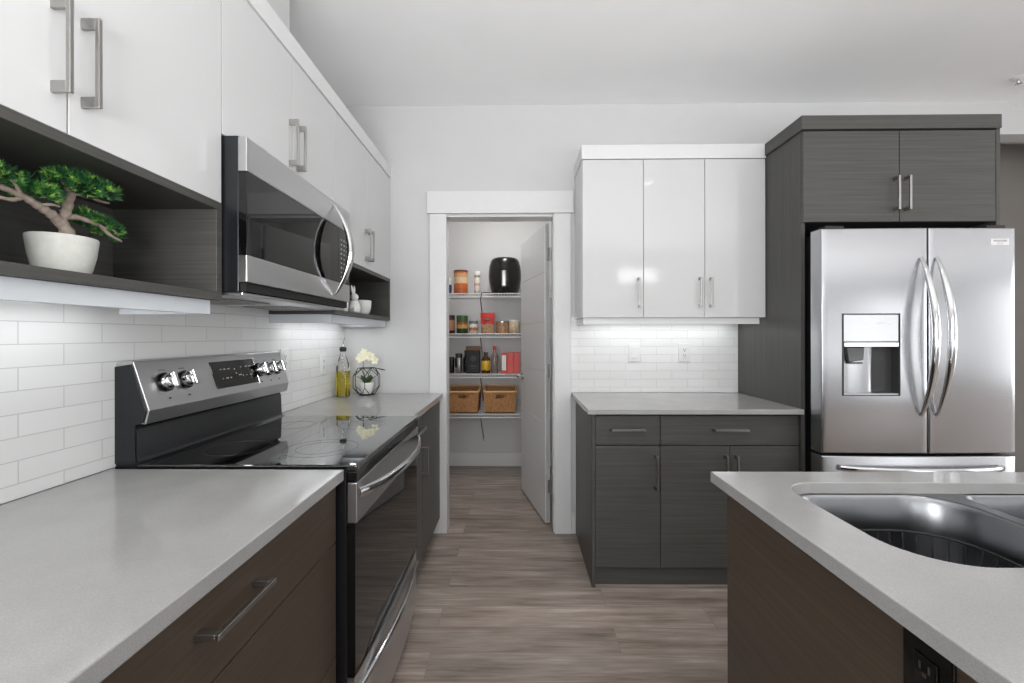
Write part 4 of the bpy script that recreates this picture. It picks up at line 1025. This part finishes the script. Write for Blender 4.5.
# shaker and dark bottles
r = can('drink_tumbler', -.535, PY, z, .032, .182, M['lid_steel'], 'steel and black tumbler on the third pantry shelf', 'tumbler', M['lid_dark'], .04)
b = MB(); b.box(-.5685, -.550, PY - .0325, PY - .012, z + .05, z + .14, .004); b.build('sleeve', M['black_gloss'], r)
can('dark_jar', -.604, PY, z, .026, .150, M['black_gloss'], 'short black jar at the left end of the third pantry shelf', 'jar', M['lid_dark'], .03)
can('black_bottle', -.484, PY + .10, z, .026, .205, M['black_gloss'], 'tall black bottle between tumbler and coffee bag', 'bottle', M['lid_dark'], .03, (.6, .45, .74))
r = thing('coffee_bag', (-.402, PY, z), 'black coffee bag with a brown folded top on the third pantry shelf', 'bag', 'pantry goods')
b = MB(); b.box(-.465, -.339, PY - .045, PY + .045, z + .0008, z + .205, .008, 3); bg = b.build('body', M['black_matte'], r)
b = MB(); b.box(-.469, -.335, PY - .020, PY + .020, z + .2055, z + .250, .006); b.build('folded_top', plain('kraft_paper', (110, 84, 66), 0.7), r)
b = MB()
b.lathe((-.402, PY - .0455, z + .135), [(.026, -.0006), (.026, .0003)], 24, axis='y'); b.box(-.432, -.372, PY - .0462, PY - .0448, z + .06, z + .075); b.box(-.422, -.382, PY - .0462, PY - .0448, z + .042, z + .050)
b.build('print', M['dark_mark'], bg, False)
r = can('syrup_bottle', -.286, PY - .01, z, .042, .192, bandmat('print_g', [(0, (70, 40, 22)), (.03, (214, 172, 48)), (.115, (74, 42, 24))], rough=.15), 'brown syrup bottle with yellow label and dark cap', 'bottle', M['lid_dark'], .022, (.66, .42, .82))
can('sauce_bottle', -.206, PY - .01, z, .033, .248, plain('clear_sauce_glass', (128, 116, 110), 0.1, var=.15, scale=20), 'tall glass sauce bottle with a red cap on the third pantry shelf', 'bottle', M['red_print'], .035, (.62, .42, .80))
M['salmon'] = plain('coral_red_carton', (206, 82, 76), 0.5, var=0.08)
r0 = carton('tea_carton', -.118, PY - .005, z, .050, .10, .186, [M['red_print']], 'red carton with a white front panel, left of the coral cartons', 'carton')
b = MB(); b.box(-.138, -.100, PY - .0562, PY - .0548, z + .03, z + .165); b.build('front_label', M['lid_white'], r0, False)
carton('tea_carton', -.062, PY - .005, z, .056, .10, .190, [M['salmon']], 'plain coral red carton in the middle of three cartons', 'carton')
carton('tea_carton', -.002, PY - .005, z, .056, .10, .190, [M['salmon']], 'plain coral red carton nearest the pantry door', 'carton')
# wicker baskets
def wicker():
    t = NT('brown_wicker'); t.set(rough=.7)
    v = t.coord((1, 1, 1)); wv = t.n('ShaderNodeTexWave', wave_type='BANDS', bands_direction='Z'); wv.inputs['Scale'].default_value = 38; wv.inputs['Distortion'].default_value = 2.5; wv.inputs['Detail'].default_value = 2; wv.inputs['Detail Scale'].default_value = 8
    t.l(v, wv.inputs['Vector']); ck = t.noise(t.coord((120, 120, 40)), 1.0, 2)
    mx = t.n('ShaderNodeMath', operation='MULTIPLY'); t.l(wv.outputs['Fac'], mx.inputs[0]); t.l(ck, mx.inputs[1])
    t.l(t.ramp(mx.outputs[0], [(.05, lin((140, 94, 56))), (.35, lin((192, 138, 86))), (.6, lin((222, 168, 114)))]), t.b.inputs['Base Color'])
    t.bump(wv.outputs['Fac'], .8, .003); return t.m
M['wicker'] = wicker(); M['wicker_rim'] = plain('light_wicker_rim', (224, 178, 122), 0.7, var=.2, scale=90)
def basket(x, label):
    z = SHZ[4] + .0005; y0, y1 = 3.95, 4.24; w0, w1, h = .270, .296, .205
    r = thing('wicker_basket', (x, (y0 + y1) / 2, z), label, 'basket', 'wicker baskets on the lowest pantry shelf')
    def ring(t, ins): 
        hw = (w0 + (w1 - w0) * t) / 2 - ins; return [(x + p[0], p[1], z + .001 + h * t) for p in rrect(-hw, hw, y0 + ins, y1 - ins, .02, 4)]
    def wallpart(x0, x1): pass
    # shell with a grip hole in the front: outer and inner skins built as boxes round the hole
    t = .012; b = MB(); hz0, hz1 = .135, .168
    def tr(x0, x1, za, zb_, ya, yb):
        f = lambda q, zz: x + q * ((w0 + (w1 - w0) * zz / h) / w1)
        b.prism([(f(x0, za), z + .001 + za), (f(x1, za), z + .001 + za), (f(x1, zb_), z + .001 + zb_), (f(x0, zb_), z + .001 + zb_)], 'y', ya, yb)
    W = w1 / 2
    tr(-W, W, 0, hz0, y0, y0 + t); tr(-W, -.042, hz0, hz1, y0, y0 + t); tr(.042, W, hz0, hz1, y0, y0 + t); tr(-W, W, hz1, h - .02, y0, y0 + t)
    tr(-W, W, 0, h, y1 - t, y1); tr(-W, -W + t, 0, h - .02, y0 + t, y1 - t); tr(W - t, W, 0, h - .02, y0 + t, y1 - t)
    b.box(x - w0 / 2, x + w0 / 2, y0, y1, z + .0005, z + .010); b.build('woven_body', M['wicker'], r, False)
    b = MB(); b.tube([(x + p[0], p[1], z + h - .012 + (.028 if p[1] > (y0 + y1) / 2 else 0)) for p in rrect(-W + .003, W - .003, y0 + .004, y1 - .004, .02, 4)], .010, 8, True); b.build('rim', M['wicker_rim'], r)
    return r
basket(-.494, 'left wicker basket with grip hole on the lowest pantry shelf')
basket(-.155, 'right wicker basket with grip hole, beside the pantry door')
